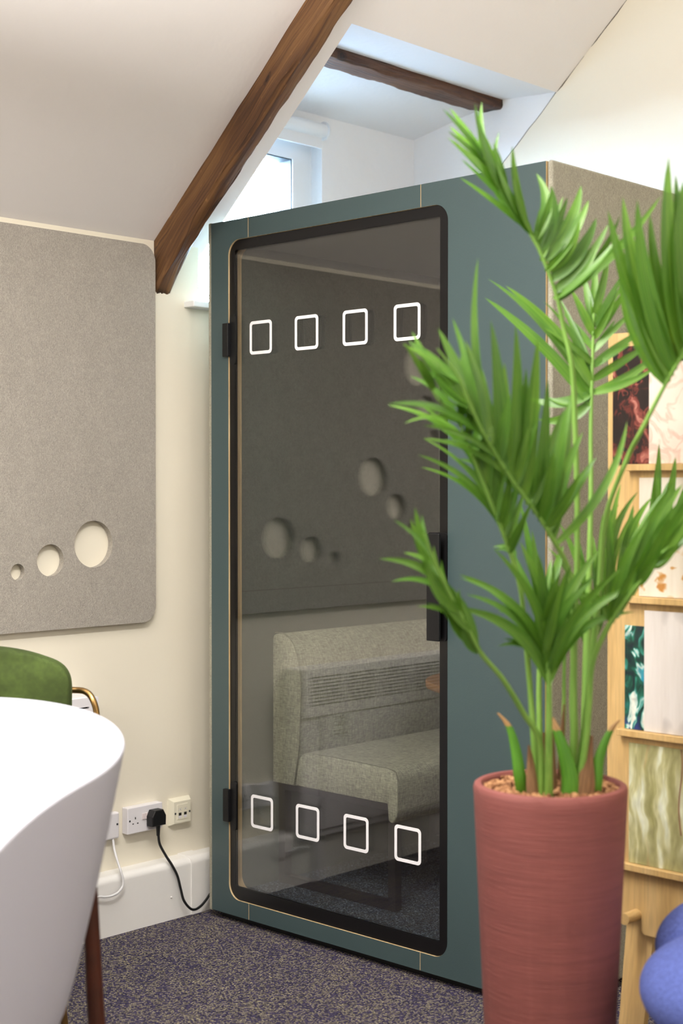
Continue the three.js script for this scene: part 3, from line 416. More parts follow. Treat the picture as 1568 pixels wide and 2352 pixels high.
// ---------------------------------------------------------------- the potted palm
const FRONDS=[
 [[[.049,.879,.02,.009],[.047,.995,.02,.009],[.053,1.335,.03,.007],[.044,1.609,.04,.006],[.036,1.692,.05,.006],[.019,1.767,.05,.006],[.007,1.82,.06,.006],[-.013,1.873,.07,.006],[-.036,1.925,.08,.005],[-.058,1.961,.09,.004],[-.096,2.017,.1,.004],[-.139,2.082,.12,.003],[-.173,2.125,.13,.002]],
  [[-.063,1.969,.091,-.207,2.073,.106,.013,0],[-.11,2.038,.107,-.236,2.145,.154,.019,0],[-.147,2.092,.122,-.246,2.203,.155,.014,0],[-.134,2.074,.117,-.227,2.224,.084,.017,0],[-.098,2.02,.101,-.185,2.17,.077,.02,0],[-.094,2.013,.099,-.179,2.218,.144,.022,.05],[-.072,1.981,.094,-.154,2.251,.034,.025,.06],[-.105,2.03,.104,-.176,2.184,.143,.019,0],[-.057,1.959,.09,-.156,2.122,.125,.021,.03],[-.09,2.007,.098,-.191,2.178,.094,.017,0],[-.047,1.944,.085,-.041,2.091,.062,.026,-.05],[-.035,1.924,.08,-.009,2.067,.053,.026,-.03],[-.026,1.904,.076,.057,2.069,.046,.03,-.03],[-.018,1.884,.072,.07,2.034,.065,.027,-.03],[-.01,1.864,.068,.086,1.996,.069,.031,-.03],[-.002,1.843,.064,.111,1.983,.071,.023,-.03],[.004,1.828,.061,.21,2.031,.121,.021,-.04],[.006,1.822,.06,.131,1.997,.095,.017,-.03],[-.042,1.936,.083,-.011,2.054,.098,.017,0],[-.063,1.968,.091,-.102,2.128,.15,.019,.02],[-.029,1.911,.077,.028,2.044,.043,.021,0],[-.15,2.096,.118,-.235,2.157,.159,.011,0],[-.136,2.075,.116,-.229,2.178,.112,.015,0],[-.073,1.983,.093,-.121,2.176,.075,.019,.06],[-.109,2.033,.107,-.14,2.136,.14,.016,0],[-.052,1.955,.092,-.102,2.091,.137,.013,.03],[-.087,2.004,.098,-.204,2.113,.1,.011,0],[-.031,1.903,.073,.034,2.006,.064,.025,-.03],[-.021,1.881,.073,.045,1.986,.099,.021,-.03],[-.002,1.839,.063,.068,1.933,.064,.02,-.03],[-.002,1.826,.055,.125,1.951,.137,.018,-.04],[.003,1.826,.061,.085,1.935,.099,.015,-.03],[-.045,1.938,.081,-.036,2.012,.093,.014,0],[-.058,1.967,.094,-.135,2.1,.137,.016,.02],[-.03,1.91,.081,.02,2.047,.04,.017,0]]],
 [[[.082,.869,-.04,.011],[.089,1.072,-.06,.009],[.102,1.376,-.09,.007],[.105,1.542,-.11,.006],[.109,1.663,-.12,.005],[.113,1.752,-.13,.004],[.116,1.819,-.14,.003]],
  [[.115,1.797,-.137,.102,1.916,-.191,.018,0],[.114,1.77,-.133,.065,1.873,-.141,.018,0],[.11,1.689,-.123,.048,1.857,-.189,.015,0],[.112,1.738,-.128,.056,1.826,-.195,.016,0],[.116,1.815,-.139,.153,1.96,-.158,.02,0],[.115,1.788,-.135,.186,1.911,-.159,.016,0],[.113,1.761,-.131,.188,1.873,-.11,.018,0],[.112,1.73,-.128,.211,1.828,-.135,.016,0],[.11,1.698,-.124,.231,1.786,-.143,.02,0],[.109,1.667,-.121,.241,1.749,-.141,.019,0],[.108,1.636,-.118,.279,1.744,-.163,.022,-.03],[.108,1.636,-.118,-.119,1.904,-.187,.034,-.03],[.107,1.609,-.116,-.128,1.858,-.166,.027,-.03],[.109,1.654,-.119,-.086,1.879,-.12,.026,-.03],[.108,1.636,-.118,-.031,1.63,-.168,.026,.04],[.108,1.618,-.116,-.008,1.58,-.149,.026,.04],[.116,1.806,-.138,.132,1.95,-.208,.017,0],[.111,1.707,-.125,.004,1.781,-.112,.017,0],[.115,1.787,-.136,.194,1.897,-.155,.012,0],[.118,1.762,-.131,.157,1.846,-.104,.016,0],[.111,1.73,-.132,.165,1.804,-.142,.01,0],[.115,1.697,-.126,.199,1.75,-.131,.014,0],[.105,1.637,-.122,.251,1.694,-.129,.02,-.03],[.108,1.652,-.123,.002,1.848,-.145,.019,-.03],[.109,1.635,-.117,.009,1.632,-.149,.019,.04],[.111,1.702,-.124,0,1.782,-.105,.013,0]]],
 [[[.063,.884,.05,.008],[.074,1,.06,.007],[.091,1.212,.08,.007],[.101,1.362,.1,.006],[.142,1.489,.13,.006],[.159,1.537,.17,.005],[.204,1.635,.2,.005],[.232,1.692,.23,.004],[.273,1.767,.26,.004],[.31,1.843,.28,.002]],
  [[.206,1.638,.201,.088,1.99,.187,.038,.04],[.211,1.649,.207,.115,2.014,.204,.038,.04],[.217,1.662,.214,.131,1.995,.272,.036,.03],[.225,1.677,.222,.162,1.973,.243,.03,.03],[.232,1.692,.23,.19,2.075,.285,.04,.04],[.24,1.707,.236,.207,2.046,.27,.043,.03],[.25,1.726,.243,.218,2.031,.287,.038,.03],[.229,1.685,.226,.202,2.048,.205,.026,.03],[.263,1.749,.253,.248,2.06,.277,.038,0],[.278,1.778,.263,.277,2.051,.284,.034,0],[.23,1.688,.228,.309,1.865,.285,.03,0],[.257,1.737,.248,.356,1.909,.254,.03,0],[.205,1.636,.203,.121,1.886,.151,.032,.04],[.254,1.724,.245,.213,1.968,.244,.027,.03],[.263,1.752,.247,.256,2,.261,.031,0],[.274,1.775,.265,.231,2.031,.294,.023,0],[.229,1.685,.235,.307,1.783,.265,.024,0],[.259,1.734,.251,.314,1.86,.244,.024,0]]],
 [[[.041,.886,.06,.008],[.039,1.044,.07,.007],[.029,1.229,.1,.007],[-.019,1.322,.15,.006],[-.083,1.408,.2,.005],[-.109,1.439,.22,.005],[-.153,1.502,.26,.004],[-.171,1.528,.28,.004],[-.204,1.589,.31,.003],[-.225,1.637,.33,.003],[-.269,1.692,.35,.002]],
  [[-.02,1.323,.151,.042,1.54,.173,.027,.02],[-.011,1.305,.141,.146,1.565,.098,.02,-.06],[-.031,1.337,.159,.073,1.488,.155,.022,0],[-.038,1.347,.164,.02,1.614,.153,.028,0],[-.017,1.317,.147,.026,1.625,.115,.028,0],[-.056,1.371,.179,-.039,1.645,.227,.032,0],[-.068,1.388,.188,-.001,1.584,.184,.028,0],[-.083,1.408,.2,-.064,1.722,.267,.032,0],[-.096,1.423,.21,-.083,1.665,.231,.028,0],[-.109,1.439,.22,-.106,1.752,.243,.032,0],[-.123,1.459,.232,-.13,1.674,.259,.026,0],[-.136,1.478,.245,-.159,1.756,.276,.032,0],[-.149,1.496,.256,-.179,1.888,.224,.018,.05],[-.158,1.509,.266,-.209,1.718,.268,.028,0],[-.171,1.528,.28,-.233,1.762,.259,.02,0],[-.179,1.544,.287,-.264,1.739,.286,.028,0],[-.196,1.574,.302,-.279,1.693,.264,.021,0],[-.169,1.525,.278,-.365,1.586,.344,.017,-.05],[-.204,1.589,.31,-.315,1.733,.286,.019,.03],[-.194,1.571,.301,-.336,1.703,.332,.02,-.03],[-.153,1.502,.26,-.301,1.671,.246,.015,-.03],[-.136,1.478,.245,-.294,1.547,.3,.011,-.03],[-.114,1.447,.225,-.29,1.523,.254,.011,-.03],[-.083,1.408,.2,-.216,1.484,.166,.017,-.03],[-.045,1.356,.17,-.026,1.499,.221,.026,0],[-.032,1.339,.16,.025,1.451,.223,.024,0],[-.138,1.481,.247,-.123,1.608,.305,.026,0],[-.102,1.43,.214,-.052,1.597,.233,.026,0],[-.163,1.516,.271,-.175,1.668,.239,.024,0],[-.222,1.63,.327,-.323,1.713,.3,.017,0],[-.023,1.322,.148,.02,1.484,.134,.023,.02],[-.028,1.336,.163,.063,1.461,.143,.017,0],[-.036,1.347,.161,.011,1.591,.133,.02,0],[-.074,1.388,.192,-.036,1.526,.164,.022,0],[-.085,1.409,.198,-.097,1.602,.196,.025,0],[-.122,1.459,.238,-.159,1.612,.228,.019,0],[-.159,1.513,.257,-.217,1.689,.247,.023,0],[-.173,1.532,.282,-.228,1.631,.258,.014,0],[-.179,1.54,.287,-.222,1.734,.284,.019,0],[-.198,1.571,.302,-.255,1.669,.275,.018,0],[-.172,1.525,.276,-.332,1.549,.334,.012,-.05],[-.205,1.582,.31,-.278,1.674,.288,.017,.03],[-.196,1.571,.297,-.277,1.648,.312,.013,-.03],[-.152,1.502,.261,-.262,1.606,.264,.009,-.03],[-.141,1.48,.248,-.272,1.514,.309,.007,-.03],[-.034,1.343,.159,.041,1.459,.215,.014,0],[-.1,1.432,.215,-.079,1.547,.239,.018,0],[-.162,1.516,.272,-.195,1.646,.244,.02,0],[-.223,1.628,.324,-.293,1.696,.314,.014,0]]],
 [[[-.042,.884,.05,.008],[-.052,1,.06,.007],[-.069,1.15,.09,.006],[-.079,1.214,.11,.006],[-.098,1.276,.13,.005],[-.126,1.343,.16,.005],[-.154,1.407,.19,.004],[-.176,1.459,.21,.004],[-.202,1.518,.24,.004],[-.231,1.576,.26,.003],[-.26,1.594,.28,.002],[-.288,1.64,.29,.002]],
  [[-.107,1.296,.139,-.067,1.396,.202,.014,0],[-.11,1.305,.143,-.075,1.424,.168,.015,0],[-.117,1.322,.151,-.083,1.46,.139,.016,0],[-.126,1.343,.16,-.109,1.487,.218,.016,0],[-.135,1.363,.169,-.123,1.519,.204,.016,0],[-.144,1.384,.179,-.139,1.539,.206,.015,0],[-.154,1.407,.19,-.151,1.571,.198,.017,0],[-.162,1.428,.198,-.168,1.595,.209,.017,0],[-.176,1.459,.21,-.179,1.619,.204,.017,0],[-.188,1.487,.224,-.163,1.599,.198,.018,0],[-.202,1.518,.24,-.203,1.609,.298,.018,0],[-.216,1.545,.249,-.224,1.666,.266,.017,0],[-.126,1.343,.16,-.298,1.492,.185,.014,-.05],[-.144,1.384,.179,-.288,1.526,.181,.011,-.04],[-.131,1.355,.166,-.219,1.483,.211,.015,-.03],[-.162,1.428,.198,-.297,1.597,.17,.012,-.04],[-.188,1.487,.224,-.361,1.59,.231,.014,-.04],[-.22,1.553,.252,-.316,1.649,.225,.013,-.03],[-.094,1.264,.126,-.137,1.3,.108,.017,-.04],[-.273,1.617,.285,-.333,1.704,.352,.015,0],[-.104,1.288,.138,-.075,1.376,.19,.01,0],[-.119,1.322,.153,-.09,1.44,.143,.013,0],[-.122,1.34,.159,-.105,1.445,.174,.013,0],[-.137,1.359,.173,-.12,1.463,.208,.011,0],[-.146,1.381,.18,-.131,1.515,.188,.012,0],[-.151,1.406,.189,-.118,1.565,.197,.013,0],[-.163,1.425,.198,-.179,1.544,.185,.012,0],[-.176,1.46,.212,-.171,1.569,.2,.012,0],[-.188,1.485,.223,-.161,1.556,.193,.012,0],[-.199,1.518,.242,-.205,1.589,.299,.014,0],[-.217,1.551,.254,-.215,1.628,.271,.015,0],[-.124,1.342,.155,-.292,1.467,.169,.011,-.05],[-.131,1.358,.171,-.23,1.448,.185,.013,-.03],[-.168,1.429,.193,-.272,1.557,.174,.008,-.04],[-.193,1.487,.23,-.287,1.572,.217,.01,-.04],[-.095,1.264,.125,-.137,1.293,.123,.012,-.04],[-.272,1.619,.281,-.301,1.676,.329,.014,0]]],
 [[[-.036,.886,.1,.007],[-.073,.952,.13,.006],[-.124,1.033,.18,.006],[-.172,1.09,.22,.005],[-.207,1.153,.26,.005],[-.246,1.226,.3,.004],[-.275,1.286,.33,.003],[-.295,1.336,.35,.002]],
  [[-.222,1.181,.275,-.31,1.386,.311,.028,.03],[-.237,1.21,.291,-.318,1.364,.304,.019,.02],[-.267,1.27,.322,-.353,1.362,.344,.01,-.02],[-.222,1.181,.275,-.381,1.286,.332,.02,-.06],[-.249,1.234,.304,-.333,1.297,.308,.014,-.03],[-.203,1.145,.255,-.288,1.196,.284,.009,-.02],[-.177,1.098,.225,-.255,1.281,.264,.022,.05],[-.189,1.12,.239,-.269,1.309,.245,.026,.04],[-.198,1.136,.249,-.287,1.341,.271,.024,.04],[-.181,1.106,.231,-.302,1.264,.277,.02,-.05],[-.173,1.091,.221,-.221,1.225,.282,.02,.03],[-.212,1.161,.264,-.293,1.372,.25,.021,.04],[-.222,1.179,.28,-.291,1.299,.311,.025,.03],[-.242,1.212,.29,-.291,1.314,.268,.012,.02],[-.221,1.182,.28,-.357,1.239,.298,.014,-.06],[-.209,1.147,.254,-.264,1.188,.276,.007,-.02],[-.176,1.099,.221,-.235,1.227,.227,.015,.05],[-.192,1.115,.238,-.269,1.278,.232,.018,.04],[-.198,1.139,.257,-.276,1.279,.282,.021,.04],[-.181,1.103,.228,-.303,1.188,.255,.012,-.05],[-.178,1.09,.223,-.208,1.172,.272,.013,.03],[-.214,1.166,.265,-.293,1.366,.239,.013,.04]]],
 [[[-.02,.891,.12,.008],[-.023,1.011,.14,.007],[-.027,1.061,.15,.006],[-.032,1.124,.16,.004]],
  [[-.026,1.045,.147,-.149,1.303,.24,.021,-.06],[-.026,1.053,.148,-.21,1.245,.149,.023,-.07],[-.026,1.041,.146,-.202,1.209,.221,.021,-.07],[-.024,1.02,.142,-.232,1.183,.223,.026,-.08],[-.029,1.082,.153,-.087,1.314,.167,.026,-.02],[-.03,1.099,.156,-.054,1.291,.198,.036,0],[-.031,1.111,.158,-.014,1.256,.24,.024,.02],[-.027,1.061,.15,.082,1.298,.151,.028,.04],[-.026,1.045,.147,.056,1.236,.21,.028,.05],[-.025,1.036,.145,.119,1.269,.224,.021,.06],[-.024,1.02,.142,.161,1.229,.193,.027,.08],[-.028,1.074,.152,.01,1.269,.225,.024,.02],[-.024,1.015,.141,-.159,1.164,.163,.021,-.06],[-.024,1.013,.14,.121,1.213,.16,.023,.06],[-.024,1.043,.146,-.07,1.194,.158,.013,-.06],[-.026,1.057,.149,-.213,1.241,.199,.019,-.07],[-.025,1.046,.143,-.135,1.172,.187,.017,-.07],[-.024,1.019,.138,-.135,1.1,.187,.019,-.08],[-.028,1.079,.157,-.024,1.234,.179,.019,-.02],[-.025,1.095,.159,-.023,1.247,.175,.024,0],[-.026,1.06,.144,.074,1.248,.153,.021,.04],[-.023,1.019,.145,.152,1.168,.154,.023,.08],[-.032,1.073,.155,-.002,1.256,.23,.019,.02],[-.024,1.014,.139,-.12,1.112,.149,.014,-.06]]],
 [[[.064,.886,.08,.008],[.069,.963,.09,.007],[.073,1.057,.11,.006],[.099,1.139,.15,.006],[.136,1.207,.19,.005],[.177,1.269,.22,.004],[.229,1.341,.25,.004],[.273,1.404,.28,.002]],
  [[.117,1.172,.169,.21,1.419,.176,.028,.03],[.136,1.207,.19,.245,1.432,.178,.037,.03],[.151,1.23,.201,.26,1.419,.206,.034,.03],[.103,1.147,.155,.169,1.364,.219,.026,.03],[.163,1.248,.21,.244,1.38,.237,.032,.03],[.107,1.155,.159,.137,1.286,.163,.024,0],[.124,1.185,.177,.195,1.339,.174,.027,.02],[.198,1.297,.232,.268,1.458,.297,.034,0],[.11,1.159,.162,.227,1.315,.176,.026,.03],[.15,1.228,.2,.198,1.365,.268,.028,0],[.101,1.143,.152,.018,1.198,.174,.019,-.06],[.177,1.269,.22,.263,1.341,.242,.026,0],[.137,1.214,.188,.221,1.438,.218,.029,.03],[.106,1.149,.154,.164,1.298,.222,.017,.03],[.16,1.251,.209,.237,1.346,.22,.028,.03],[.123,1.188,.176,.173,1.289,.184,.024,.02],[.197,1.297,.232,.262,1.396,.282,.023,0],[.111,1.158,.168,.243,1.312,.163,.022,.03],[.15,1.228,.199,.177,1.282,.248,.019,0],[.178,1.264,.215,.22,1.312,.253,.022,0]]],
 [[[.08,.867,-.05,.008],[.089,1.005,-.07,.007],[.122,1.12,-.1,.006],[.152,1.198,-.12,.005],[.196,1.259,-.14,.004],[.258,1.312,-.16,.003],[.325,1.356,-.18,.002]],
  [[.142,1.172,-.113,.146,1.393,-.102,.02,0],[.152,1.198,-.12,.175,1.435,-.121,.019,.03],[.156,1.203,-.122,.217,1.417,-.135,.02,.06],[.173,1.228,-.13,.21,1.386,-.156,.02,0],[.186,1.246,-.136,.246,1.404,-.125,.02,.03],[.248,1.304,-.157,.274,1.527,-.184,.026,0],[.272,1.321,-.164,.304,1.495,-.15,.024,0],[.127,1.133,-.103,.114,1.33,-.158,.02,0],[.117,1.102,-.095,.066,1.36,-.121,.019,0],[.114,1.093,-.093,.035,1.347,-.111,.019,-.03],[.107,1.068,-.086,.003,1.293,-.07,.021,-.04],[.101,1.047,-.081,.019,1.216,-.121,.02,-.03],[.121,1.115,-.099,.129,1.367,-.094,.019,0],[.308,1.345,-.175,.37,1.496,-.181,.021,0],[.286,1.331,-.168,.386,1.366,-.171,.021,0],[.129,1.137,-.104,.08,1.243,-.114,.017,0],[.153,1.197,-.12,.206,1.375,-.118,.012,.03],[.155,1.206,-.122,.171,1.389,-.116,.016,.06],[.172,1.223,-.129,.222,1.348,-.165,.018,0],[.184,1.244,-.133,.233,1.369,-.15,.013,.03],[.25,1.302,-.155,.29,1.439,-.158,.023,0],[.269,1.321,-.169,.262,1.458,-.156,.016,0],[.116,1.105,-.102,.058,1.318,-.111,.013,0],[.117,1.094,-.095,.108,1.255,-.1,.012,-.03],[.102,1.046,-.083,.041,1.164,-.112,.014,-.03],[.121,1.112,-.099,.135,1.292,-.088,.014,0],[.288,1.327,-.164,.365,1.356,-.177,.015,0],[.132,1.135,-.111,.073,1.213,-.1,.013,0]]],
 [[[.038,.919,-.06,.005],[.039,1.028,-.06,.004],[.042,1.137,-.06,.004]],
  [[.042,1.128,-.06,.046,1.246,-.052,.019,0],[.042,1.115,-.06,.028,1.2,-.09,.015,0],[.047,1.116,-.06,.053,1.184,-.08,.01,0]]],
 [[[-.023,.876,0,.007],[-.023,1.013,-.01,.006],[-.016,1.097,-.02,.005],[-.001,1.182,-.04,.003]],
  [[-.018,1.076,-.017,-.035,1.333,-.044,.026,0],[-.016,1.097,-.02,.01,1.268,-.058,.021,0],[-.011,1.127,-.027,-.057,1.393,-.074,.019,0],[-.001,1.178,-.039,.039,1.297,-.076,.021,0],[-.019,1.098,-.023,.002,1.243,-.058,.015,0],[-.009,1.13,-.028,-.086,1.302,-.049,.014,0]]],
];

{
  const t = thing('potted_palm', 'bushy green palm in a tall red brown planter', 'plant', [1.9424, 0, 0.6132], YAW);
  const prof = [[0, 0.0], [0.128, 0.0], [0.131, 0.006], [0.1655, 0.755], [0.1665, 0.772], [0.1645, 0.78], [0.16, 0.783], [0.151, 0.783], [0.1475, 0.779], [0.146, 0.77], [0.14, 0.6], [0, 0.6]].map((p) => new THREE.Vector2(...p));
  const potG = new THREE.LatheGeometry(prof, 96);
  { const p = potG.attributes.position, uv = potG.attributes.uv; for (let i = 0; i < p.count; i++) uv.setXY(i, uv.getX(i) * 0.96, p.getY(i)); }
  const potBump = tex(512, 1024, (u, v) => 0.5 * fbm(u, v, 14, 330, 2, 601) + 0.5 * fbm(u, v, 30, 400, 2, 605), false, 0.96, 0.8);
  const potCol = tex(512, 512, (u, v) => mul3(hex(0x864c47), 0.86 + 0.14 * fbm(u, v, 6, 90, 3, 611) + 0.14 * fbm(u, v, 5, 5, 3, 613)), true, 0.96, 0.8);
  part('planter', toCreasedNormals(potG, 0.8), std({ map: potCol, bumpMap: potBump, bumpScale: 0.0009, roughness: 0.72 }), t);
  part('soil', new THREE.CylinderGeometry(0.144, 0.144, 0.02, 48).translate(0, 0.751, 0), std({ color: 0x2c1c12, roughness: 1 }), t);
  const peb = []; const cols = [];
  for (let i = 0; i < 950; i++) {
    const a = ran(0, Math.PI * 2), r = 0.143 * Math.sqrt(rnd()), g = new THREE.IcosahedronGeometry(1, 1), k = ran(0.0045, 0.0078);
    const p = g.attributes.position, s1 = ran(0, 9); for (let n = 0; n < p.count; n++) { const q = 1 + 0.16 * Math.sin(p.getX(n) * 3 + s1) * Math.cos(p.getY(n) * 2.3 + s1); p.setXYZ(n, p.getX(n) * q, p.getY(n) * q, p.getZ(n) * q); }
    g.scale(k, k * ran(0.65, 0.9), k * ran(0.8, 1.25)); g.rotateY(ran(0, 6)); g.rotateX(ran(-0.6, 0.6)); g.translate(r * Math.cos(a), 0.7635 + ran(0, 0.011) + 0.006 * (1 - r / 0.143), r * Math.sin(a)); g.computeVertexNormals();
    const c = new THREE.Color(mix3(hex(0x75492b), hex(0xc6966a), rnd()).reduce((x, y) => x * 256 + Math.round(y * 255), 0)), ca = new Float32Array(p.count * 3); for (let n = 0; n < p.count; n++) ca.set([c.r, c.g, c.b], n * 3);
    g.setAttribute('color', new THREE.BufferAttribute(ca, 3)); g.deleteAttribute('uv'); peb.push(g);
  }
  const pm = part('clay_pebbles', mergeGeometries(peb), std({ vertexColors: true, roughness: 0.85 }), t); pm.userData.kind = 'stuff';
  // leaves
  const leafTex = (c0, c1, s) => tex(128, 256, (u, v) => { const rib = Math.abs(u - 0.5) < 0.03 ? 0.25 : 0, st = fbm(u, v, 24, 3, 2, s), b = fbm(u, v, 3, 6, 3, s + 3); return mix3(mul3(mix3(c0, c1, clamp((st - 0.5) * 1.5 + 0.45 + (b - 0.5) * 0.6)), 1), hex(0xa9c46a), rib); });
  const leafMat = (c0, c1, s) => phy({ map: leafTex(hex(c0), hex(c1), s), roughness: 0.42, transmission: 0.34, thickness: 0, side: THREE.DoubleSide, specularIntensity: 0.8 });
  const LM = [leafMat(0x4a7b1e, 0x72a030, 701), leafMat(0x4f801f, 0x78a536, 705), leafMat(0x477722, 0x6c9b33, 709)];   // the same green leaf with different grain
  const stemTex = (c0, c1, s) => std({ map: tex(64, 128, (u, v) => mix3(hex(c0), hex(c1), fbm(u, v, 10, 4, 3, s))), roughness: 0.5 });
  const SM = stemTex(0x63903a, 0x8cb352, 741);
  const V = (x, y, z) => new THREE.Vector3(x, y, z);
  function leaflet(b, tip, w, bend) {
    const seg = 12, dir = tip.clone().sub(b), len = dir.length(), face = V(ran(-0.5, 0.5), ran(0.15, 0.75), 1).normalize(), side = new THREE.Vector3().crossVectors(dir, face).normalize(), nor = new THREE.Vector3().crossVectors(side, dir).normalize();
    const mid = b.clone().lerp(tip, 0.5).addScaledVector(side, -bend).addScaledVector(nor, len * ran(0.02, 0.1)), c = new THREE.QuadraticBezierCurve3(b, mid, tip);
    const P = [], UV = [], I = [], fold = ran(0.12, 0.4), tw = ran(-0.5, 0.5);
    for (let i = 0; i <= seg; i++) {
      const s = i / seg, o = c.getPoint(s), tg = c.getTangent(s), wd = w * 0.5 * Math.pow(Math.sin(Math.PI * Math.pow(lerp(0.03, 1, s), 0.62)), 0.75) * (s > 0.999 ? 0 : 1) + (i < seg ? 0.0006 : 0);
      const sd = side.clone().applyAxisAngle(tg, tw * (s - 0.3)), nn = new THREE.Vector3().crossVectors(sd, tg).normalize();
      for (const k of [-1, 0, 1]) { const q = o.clone().addScaledVector(sd, k * wd).addScaledVector(nn, Math.abs(k) * wd * fold); P.push(q.x, q.y, q.z); UV.push(0.5 + k * 0.5, s); }
    }
    for (let i = 0; i < seg; i++) for (const k of [0, 1]) { const a = i * 3 + k; I.push(a, a + 1, a + 3, a + 1, a + 4, a + 3); }
    const g = new THREE.BufferGeometry(); g.setAttribute('position', new THREE.Float32BufferAttribute(P, 3)); g.setAttribute('uv', new THREE.Float32BufferAttribute(UV, 2)); g.setIndex(I); g.computeVertexNormals(); return g;
  }
  for (const [stem, leaves] of FRONDS) {
    const s0 = stem[0], pts = [[s0[0] * 0.75, 0.745, s0[2] * 0.7], ...stem.map((p) => p.slice(0, 3))], rad = [s0[3] * 1.25, ...stem.map((p) => p[3])];
    const fr = part('frond', varTube(pts, rad, 60, 8), SM, t);
    leaves.forEach(([bx, by, bz, tx, ty, tz, w, bend], i) => part('leaflet', leaflet(V(bx, by, bz), V(tx, ty, tz), w, bend), LM[(i * 7) % 3], fr));
  }
  // leaf sheaths and dry husks at the foot
  const sheath = (pts, w, m) => part('leaf_sheath', (() => { const c = new THREE.CatmullRomCurve3(pts.map((p) => V(...p))), P = [], UV = [], I = [], n = 14; for (let i = 0; i <= n; i++) { const s = i / n, o = c.getPoint(s), ww = w * (1 - 0.85 * Math.pow(s, 1.6)); for (let k = 0; k <= 6; k++) { const a = -1.1 + k / 6 * 2.2; P.push(o.x + ww * Math.sin(a), o.y, o.z + ww * 0.7 * Math.cos(a)); UV.push(k / 6, s); } } for (let i = 0; i < n; i++) for (let k = 0; k < 6; k++) { const a = i * 7 + k; I.push(a, a + 1, a + 7, a + 1, a + 8, a + 7); } const g = new THREE.BufferGeometry(); g.setAttribute('position', new THREE.Float32BufferAttribute(P, 3)); g.setAttribute('uv', new THREE.Float32BufferAttribute(UV, 2)); g.setIndex(I); g.computeVertexNormals(); return g; })(), m, t);
  const shG = phy({ map: tex(64, 128, (u, v) => { const st = fbm(u, v, 20, 3, 2, 761); return v > 0.72 + 0.06 * fbm(u, v, 6, 2, 2, 763) ? mix3(hex(0x8a6238), hex(0xc9a573), st) : mix3(hex(0x3d7518), hex(0x629b28), st); }), roughness: 0.5, side: THREE.DoubleSide });
  const shB = std({ map: tex(64, 128, (u, v) => mix3(hex(0x4a301e), hex(0xa78259), fbm(u, v, 24, 3, 3, 771))), roughness: 0.9, side: THREE.DoubleSide });
  sheath([[-0.06, 0.75, 0.04], [-0.073, 0.806, 0.06], [-0.083, 0.869, 0.06], [-0.098, 0.918, 0.06], [-0.121, 0.945, 0.06]], 0.017, shG);
  sheath([[0.03, 0.75, 0.07], [0.032, 0.802, 0.07], [0.02, 0.861, 0.07], [0.003, 0.911, 0.07], [-0.006, 0.937, 0.07]], 0.023, shG);
  sheath([[0.08, 0.75, 0.05], [0.087, 0.79, 0.06], [0.095, 0.848, 0.06], [0.12, 0.909, 0.06], [0.139, 0.93, 0.06]], 0.018, shG);
  for (const [x, z, h, w] of [[-0.05, 0.075, 0.88, 0.016], [-0.03, 0.03, 0.9, 0.014], [0.0, 0.03, 0.9, 0.013], [0.066, 0.07, 0.9, 0.024], [0.05, 0.0, 0.9, 0.018], [-0.01, -0.03, 0.89, 0.02], [0.02, 0.06, 0.84, 0.01], [0.03, -0.04, 0.95, 0.012]]) sheath([[x * 0.9, 0.745, z], [x, 0.8, z], [x * 1.05, (0.8 + h) / 2, z], [x * 1.15, h, z + 0.01]], w, shB);
}

